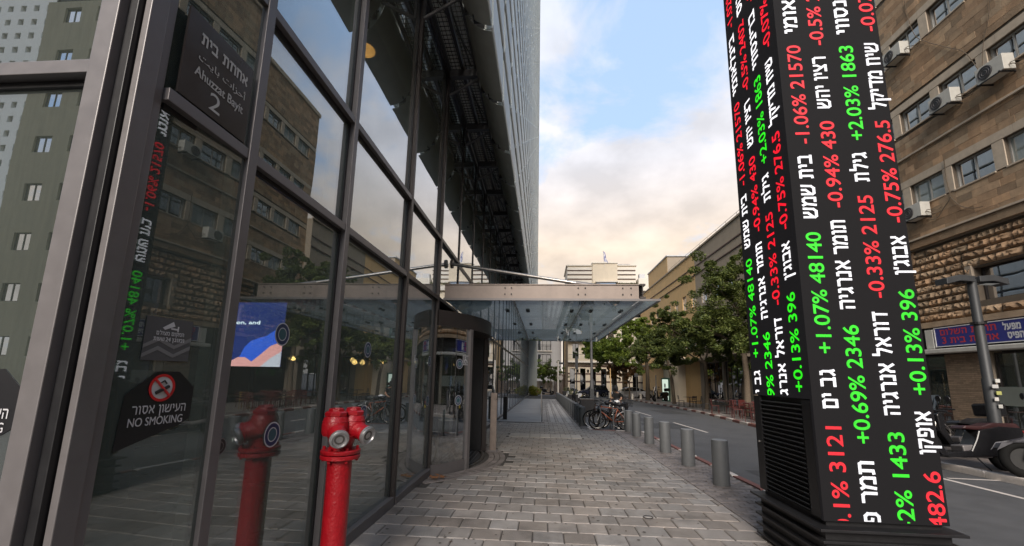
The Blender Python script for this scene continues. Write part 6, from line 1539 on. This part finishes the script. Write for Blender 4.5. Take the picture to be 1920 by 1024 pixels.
Jt = [((0, 0, .84), .16, .14), ((.10, -.04, .76), .115, .115), ((.17, -.42, .74), .09, .09), ((.17, -.44, .38), .066, .066), ((.17, -.40, .12), .056, .056), ((-.10, -.04, .76), .115, .115), ((-.17, -.42, .74), .09, .09), ((-.17, -.44, .38), .066, .066), ((-.17, -.40, .12), .056, .056)]
skin_body('trousers', Jt, [(0, 1), (1, 2), (2, 3), (3, 4), (0, 5), (5, 6), (6, 7), (7, 8)], m_trs, pe, 0, 2)
cpm = MB(); cpm.lathe([(.112, 1.58), (.115, 1.62), (.10, 1.69), (.06, 1.73), (.01, 1.74)], (0, -.245, 0), 20); cpm.cbox((0, -.38, 1.59), (.17, .13, .016), rx=.15); cpm.build('cap', m_shirt, pe, smooth=True)
hr = MB(); hr.lathe([(.10, 1.46), (.112, 1.5), (.112, 1.585)], (0, -.225, 0), 18); hr.build('hair', m_black, pe, smooth=True)
fc = MB(); fc.lathe([(.012, 0), (.018, .02), (.004, .035)], (0, -.325, 1.54), 8, (0, -1, -.3)); fc.build('nose', m_skin, pe, smooth=True)
for sx_ in (-1, 1):
    e_ = MB(); e_.lathe([(.004, 0), (.012, .004), (.004, .008)], (sx_*.035, -.328, 1.565), 8, (0, -1, 0)); e_.build('eye', m_black, pe)
    e_ = MB(); e_.lathe([(.012, 0), (.026, .008), (.012, .014)], (sx_*.088, -.235, 1.54), 10, (sx_, 0, 0)); e_.build('ear', m_skin, pe)
    for k in range(4): MB().tube([(sx_*.17+(k-1.5)*.018, -.51, .955), (sx_*.17+(k-1.5)*.018, -.56, .95), (sx_*.17+(k-1.5)*.017, -.575, .92)], [.009, .008, .006], 6).build('finger', m_skin, pe, smooth=True)
    MB().tube([(sx_*.13, -.49, .965), (sx_*.105, -.53, .955)], [.010, .007], 6).build('thumb', m_skin, pe, smooth=True)
    MB().cbox((sx_*.17, -.50, .035), (.10, .27, .08)).build('shoe', m_black, pe, bevel=.02)
pe.location = (3.45, 19.6, gz(19.6)-.03); pe.rotation_euler.z = R_(-35); pe.scale = (.92, .92, .92)
scooter('black moped carrying the seated person behind the bicycles', m_mb, (3.42, 19.75, gz(19.7)-.07), R_(-125), m_black, False, False, 1.0, lean=0, group=None)

# ================================================================== SMALL STREET THINGS
lfm = M('dry_leaf', (.17, .075, .03), .8, 0, .3, 30); rr = random.Random(44)
for i, (x, y, lb) in enumerate([(-1.78, 6.95, 'dry brown leaf in the corner of the facade base, leftmost'), (-1.70, 7.02, 'dry brown leaf in the corner beside the curved door glass'), (-1.62, 6.93, 'curled dry leaf at the foot of the mullion before the door'), (-1.72, 6.85, 'dry brown leaf lowest in the facade corner')]):
    m = MB(); t = rr.uniform(0, 6); pts = []
    for k in range(8): a_ = t+k*math.pi/4; q = .085 if k % 2 == 0 else .04; pts.append((x+q*math.cos(a_), y+q*.8*math.sin(a_), .012+.03*rr.random()))
    m.add([(x, y, .02)]+pts, [(0, k+1, (k+1) % 8+1) for k in range(8)]); tag(m.build('dry_leaf', lfm), lb, 'leaf', 'dry leaves by the facade')
lt = MB()
for i in range(420):
    x, y = rr.uniform(-1.8, 3.3), rr.uniform(2.4, 15) if rr.random() < .6 else rr.uniform(4, 30)
    if y > 15: x = rr.uniform(3.6, 9.2)
    z = gz(y)+(.003 if y < 15 else -.066); a_ = rr.uniform(0, 6.3); s_ = rr.uniform(.008, .028); c_, d_ = math.cos(a_)*s_, math.sin(a_)*s_
    lt.quad((x-c_, y-d_, z), (x+d_*.5, y-c_*.5, z+.006), (x+c_, y+d_, z+.002), (x-d_*.5, y+c_*.5, z+.004))
tag(lt.build('leaf_litter', M('litter_brown', (.06, .04, .028), .9, 0, .2, 30)), 'scattered crumbs of dead leaves on paving and road', 'leaf litter', kind='stuff')
gm_ = MB()
for i in range(260):
    y = 2.4+12*rr.random()**1.3; x = rr.uniform(-1.8, 2.9); q = rr.uniform(.006, .020); z = gz(y)+.0045; k = 7; a0 = rr.random()
    gm_.add([(x+q*math.cos(a0+t*6.283/k)*rr.uniform(.8, 1.2), y+q*math.sin(a0+t*6.283/k), z) for t in range(k)], [tuple(range(k))])
tag(gm_.build('gum_spots', M('gum_dark', (.06, .055, .05), .8, 0, .2, 30)), 'dark trodden spots of gum dotted over the pavers', 'stains', kind='stuff')
rp = MB()
for (x0, x1, y0, y1) in ((4.2, 6.0, 17, 19.4), (6.4, 8.2, 11.2, 12.6), (4.6, 5.1, 20, 40), (7.3, 8.9, 26, 30), (4.0, 4.9, 6.5, 9)):
    rp.quad((x0, y0, gz(y0)-.067), (x1, y0, gz(y0)-.067), (x1-.1, y1, gz(y1)-.067), (x0+.05, y1, gz(y1)-.067))
rp.build('road_patches', M('asphalt_patch', (.05, .05, .052), .8, 0, .3, 4, bump=.6, bscale=160), kind='structure')
dr = MB(); dr.torus((1.28, 5.42, .0035), (0, 0, 1), .055, .006, 24, 4); tag(dr.build('metal_ring', m_black), 'small dark metal ring lying on the pavers', 'ring')

bpy.context.view_layer.update()
